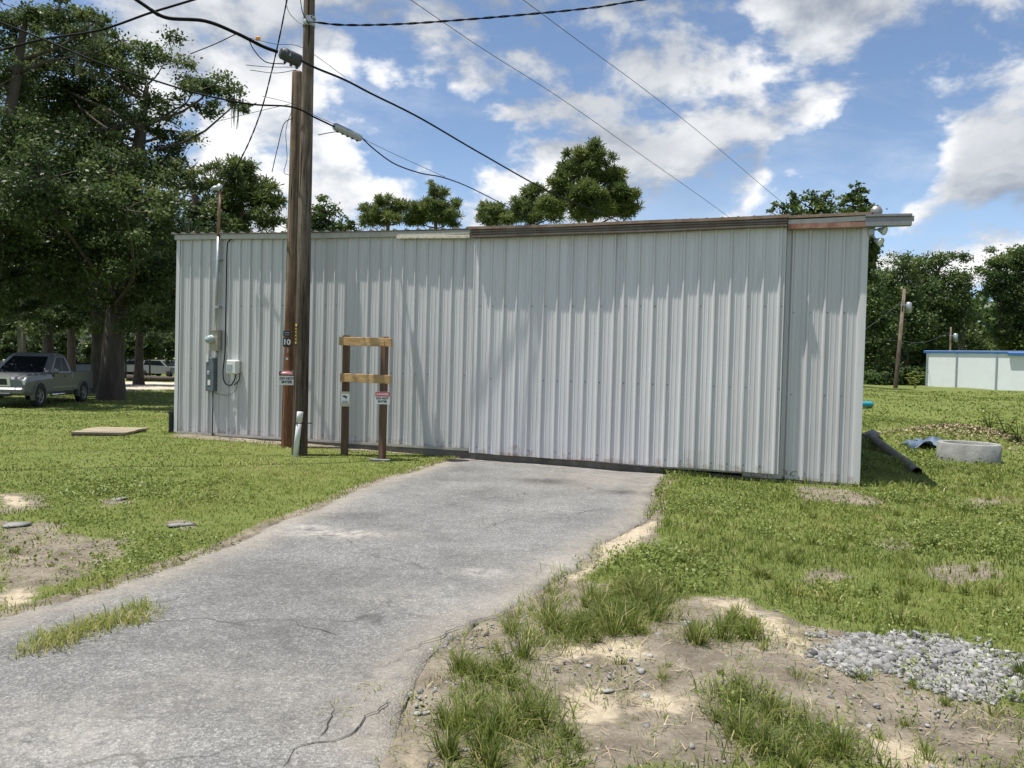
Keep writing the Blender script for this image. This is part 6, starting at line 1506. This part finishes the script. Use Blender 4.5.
# small stones in the left lawn
for (px, py, r, lab) in ((119, 500, .10, 'flat pale stone in the left lawn'), (181, 526, .08, 'small pale stone in the lawn nearer the driveway'), (14, 526, .08, 'flat grey stone in the bare patch at the left edge')):
    q = ground(px, py); V, F = stones(np.array([q[0]]), np.array([q[1]]), np.array([r * 1.6]), .42, flatten=.16, tilt=.03)
    me = np_mesh('stone', V - q, F, {'rnd': ('FACE', np.full(20, .45))}); tag(link('stone', me, M['stone'], loc=q), lab, 'stone')

# ------------------------------------------------------------------ the right side
q = ground(968, 463); q = CAM + (q - CAM) * ((np.linalg.norm((q - CAM)[:2]) + .5) / np.linalg.norm((q - CAM)[:2])); q[1] -= .5
ring = MB(); ring.lathe([(.545, -.08), (.545, .33), (.53, .345), (.45, .345), (.44, .33), (.44, -.08)], (q[0], q[1] + .5, gz(q[0], q[1] + .5)), 40)
tag(ring.build('concrete_ring', M['concrete'], origin=(q[0], q[1] + .5, gz(q[0], q[1] + .5))), 'grey concrete manhole ring standing in the grass on the right', 'concrete ring')
# crumpled tarp beside it
t = ground(933, 451); nx, ny = 16, 10; V = []
for j in range(ny):
    for i in range(nx):
        x = (i / (nx - 1) - .5) * .85; y = (j / (ny - 1) - .5) * .6
        V.append((x + .08 * random.uniform(-1, 1) * .4, y, .05 + .20 * fbm(x * 4 + 9, y * 5, 14, 3) - .12 * (abs(x) > .38) + .05 * math.sin(x * 14 + y * 9)))
F = [(j*nx+i, j*nx+i+1, (j+1)*nx+i+1, (j+1)*nx+i) for j in range(ny-1) for i in range(nx-1)]
me = np_mesh('tarp', np.array(V, float), F); o = tag(link('tarp', me, M['tarp'], loc=(t[0], t[1] + .2, gz(t[0], t[1] + .2))), 'crumpled blue tarp lying left of the concrete ring', 'tarp')
sm_ = o.modifiers.new('thickness', 'SOLIDIFY'); sm_.thickness = .006
# old pipe lying along the shed
a = ground(871, 436); c = ground(917, 474); a = a + np.array([0, 0, .0]); c = c + np.array([0, 0, .03])
m = MB(); m.tube(limb_path(a, c, wob=.004, n=8), .075, 14, caps=False); m.tube(limb_path(a, c, wob=.004, n=8), .06, 14, caps=False)
tag(m.build('old_pipe', M['old_concrete'], origin=a), 'weathered grey pipe lying in the shade right of the shed', 'pipe')
q = ground(872, 437); V, F = stones(np.array([q[0]]), np.array([q[1]]), np.array([.17]), .3, .02, .7); me = np_mesh('stone', V - q, F, {'rnd': ('FACE', np.full(20, .7))}); tag(link('stone', me, M['stone'], loc=q), 'pale grey stone at the upper end of the old pipe', 'stone')
# teal pipe at the shed corner
a = ground(852, 408); c = ground(871, 407.5)
m = MB(); m.tube([a + np.array([0, 0, .14]), c + np.array([0, 0, .12])], .10, 14, caps=False); m.tube([a + np.array([0, 0, .14]), c + np.array([0, 0, .12])], .088, 14, caps=False); tag(m.build('teal_pipe', M['teal'], origin=a), 'bright teal plastic pipe lying in the grass past the shed corner', 'pipe')
# brown heap of straw and clippings behind the ring
n = 3000; cx, cy = 10.2, 17.5
g = RNG.normal(0, 1, (n, 2)) * np.array([.85, .55]); x = cx + g[:, 0]; y = cy + g[:, 1]
P_ = np.stack([x, y, terrain(x, y) + .03 + RNG.uniform(0, .04, n)], 1)
V, F = leaf_quads(P_, RNG.uniform(.03, .11, n), np.array([0, 0, .8]), .5, .35)
tag(link('straw_heap', np_mesh('straw_heap', V, F, {'rnd': ('FACE', RNG.uniform(0, 1, n))}), M['straw']), 'low brown heap of dry straw and earth behind the concrete ring', 'straw heap', kind='stuff')
# broad-leaved plants on the heap and by the bank
def weed_plant(px, py, h, n, label, d=None):
    q = ground(px, py); root = empty('broadleaf_weed', q, label, 'weed', 'tall weeds on the bank')
    m = MB(); Vs = []
    for k in range(n):
        a = RNG.uniform(0, 6.28); tip = q + np.array([math.cos(a) * h * .45, math.sin(a) * h * .45, h * RNG.uniform(.55, 1.0)])
        m.tube([q, (q + tip) / 2 + np.array([0, 0, h * .1]), tip], [.010, .007, .004], 5)
        for s in np.linspace(.4, 1, 4):
            c = q + (tip - q) * s; b = RNG.uniform(0, 6.28); dr = np.array([math.cos(b), math.sin(b), .25]); sd = np.array([-math.sin(b), math.cos(b), 0]); ln = h * RNG.uniform(.25, .42)
            Vs += [c, c + dr * ln * .5 + sd * ln * .16, c + dr * ln + np.array([0, 0, -ln * .25]), c + dr * ln * .5 - sd * ln * .16]
    m.build('stem', M['weed'], root)
    Vs = np.array(Vs); F = np.arange(len(Vs)).reshape(-1, 4); link('foliage', np_mesh('foliage', Vs - q, F, {'rnd': ('FACE', RNG.uniform(.45, 1, len(F)))}), M['weed'], root)
weed_plant(990, 431, .75, 9, 'pale broad-leaved weed standing tallest behind the straw heap')
weed_plant(1006, 436, .55, 7, 'smaller weed at the right flank of the straw heap')
weed_plant(1018, 442, .5, 7, 'weed at the right edge beside the straw heap')
weed_plant(915, 389, 1.0, 9, 'pale weed on the crest at the foot of the leaning far pole')
weed_plant(786, 482, .22, 6, 'small ragged weed growing against the door edge')
# storage building with blue roof edge
a = gbase(926.5, 57.5); c = at(1200, 395, 47.0); c[2] = a[2]
dv = c - a; dv[2] = 0; Ls = np.linalg.norm(dv); dv /= Ls; nv = np.array([-dv[1], dv[0], 0])
sb = empty('storage_building', a, 'long white storage building with blue roof edge on the right', 'storage building', rz=math.atan2(dv[1], dv[0]))
bz = -.5; hz = at(926.5, 352.5, 57.5)[2] - a[2]
def sbp(mb, n, mt, par=sb): return mb.build(n, mt, par, world=False)
mb = MB(); mb.box((Ls / 2, 3.5, (hz + bz) / 2), (Ls, 7, hz - bz)); sbp(mb, 'wall', M['storage_wall'])
xj = 2.9
k = 0
for x in (.05, 2.0, 4.5, 6.9, 9.3, 11.7, 14.1, 16.5):
    if x < Ls: mb = MB(); mb.box((x, -.03, (hz + bz) / 2 - .02), (.10, .055, hz - bz - .06)); sbp(mb, 'wall_trim', M['conduit'])
mb = MB(); mb.box((Ls / 2 - .05, 3.55, hz + .05), (Ls + .3, 7.25, .18), bev=.02); sbp(mb, 'roof', M['blue_metal'])
mb = MB(); mb.box((Ls / 2 + 2.6, -.16, hz - .06), (Ls - 5.2 + .0, .16, .22), bev=.02); sbp(mb, 'gutter', M['blue_metal'])
# far poles
def far_pole(px0, d, px1, py1, r, label, box=True):
    b = gbase(px0, d); t = at(px1, py1, d); root = empty('far_utility_pole', b, label, 'utility pole', 'far utility poles')
    m = MB(); m.tube([b - np.array([0, 0, .3]), b, t], [r, r, r * .75], 10); m.build('shaft', M['pole_wood'], root)
    if box:
        q = b + (t - b) * .80; m = MB(); m.lathe([(.0, -.38), (.17, -.35), (.18, .0), (.18, .28), (.10, .35), (.0, .36)], q + np.array([.34, -.12, .1]), 14); m.build('transformer', M['conduit'], root)
        m = MB(); m.box(q + np.array([.08, -.1, .25]), (.55, .07, .07)); m.build('crossarm', M['conduit'], root)
    return root
far_pole(896.5, 52, 904.5, 289, .14, 'leaning utility pole with grey transformer in front of the wood')
far_pole(950, 66, 951, 327, .09, 'short far pole with small transformer above the storage roof')
cable([(860, 338, 48), (900, 341, 52), (925, 342, 58), (951, 332, 66)], .02, 'dark line strung low from the leaning pole across the wood', 'grey_wire', group=None)
cable([(903, 300, 52), (885, 315, 48), (860, 333, 44)], .02, 'thin line falling from the leaning pole behind the shed', 'grey_wire', group=None)
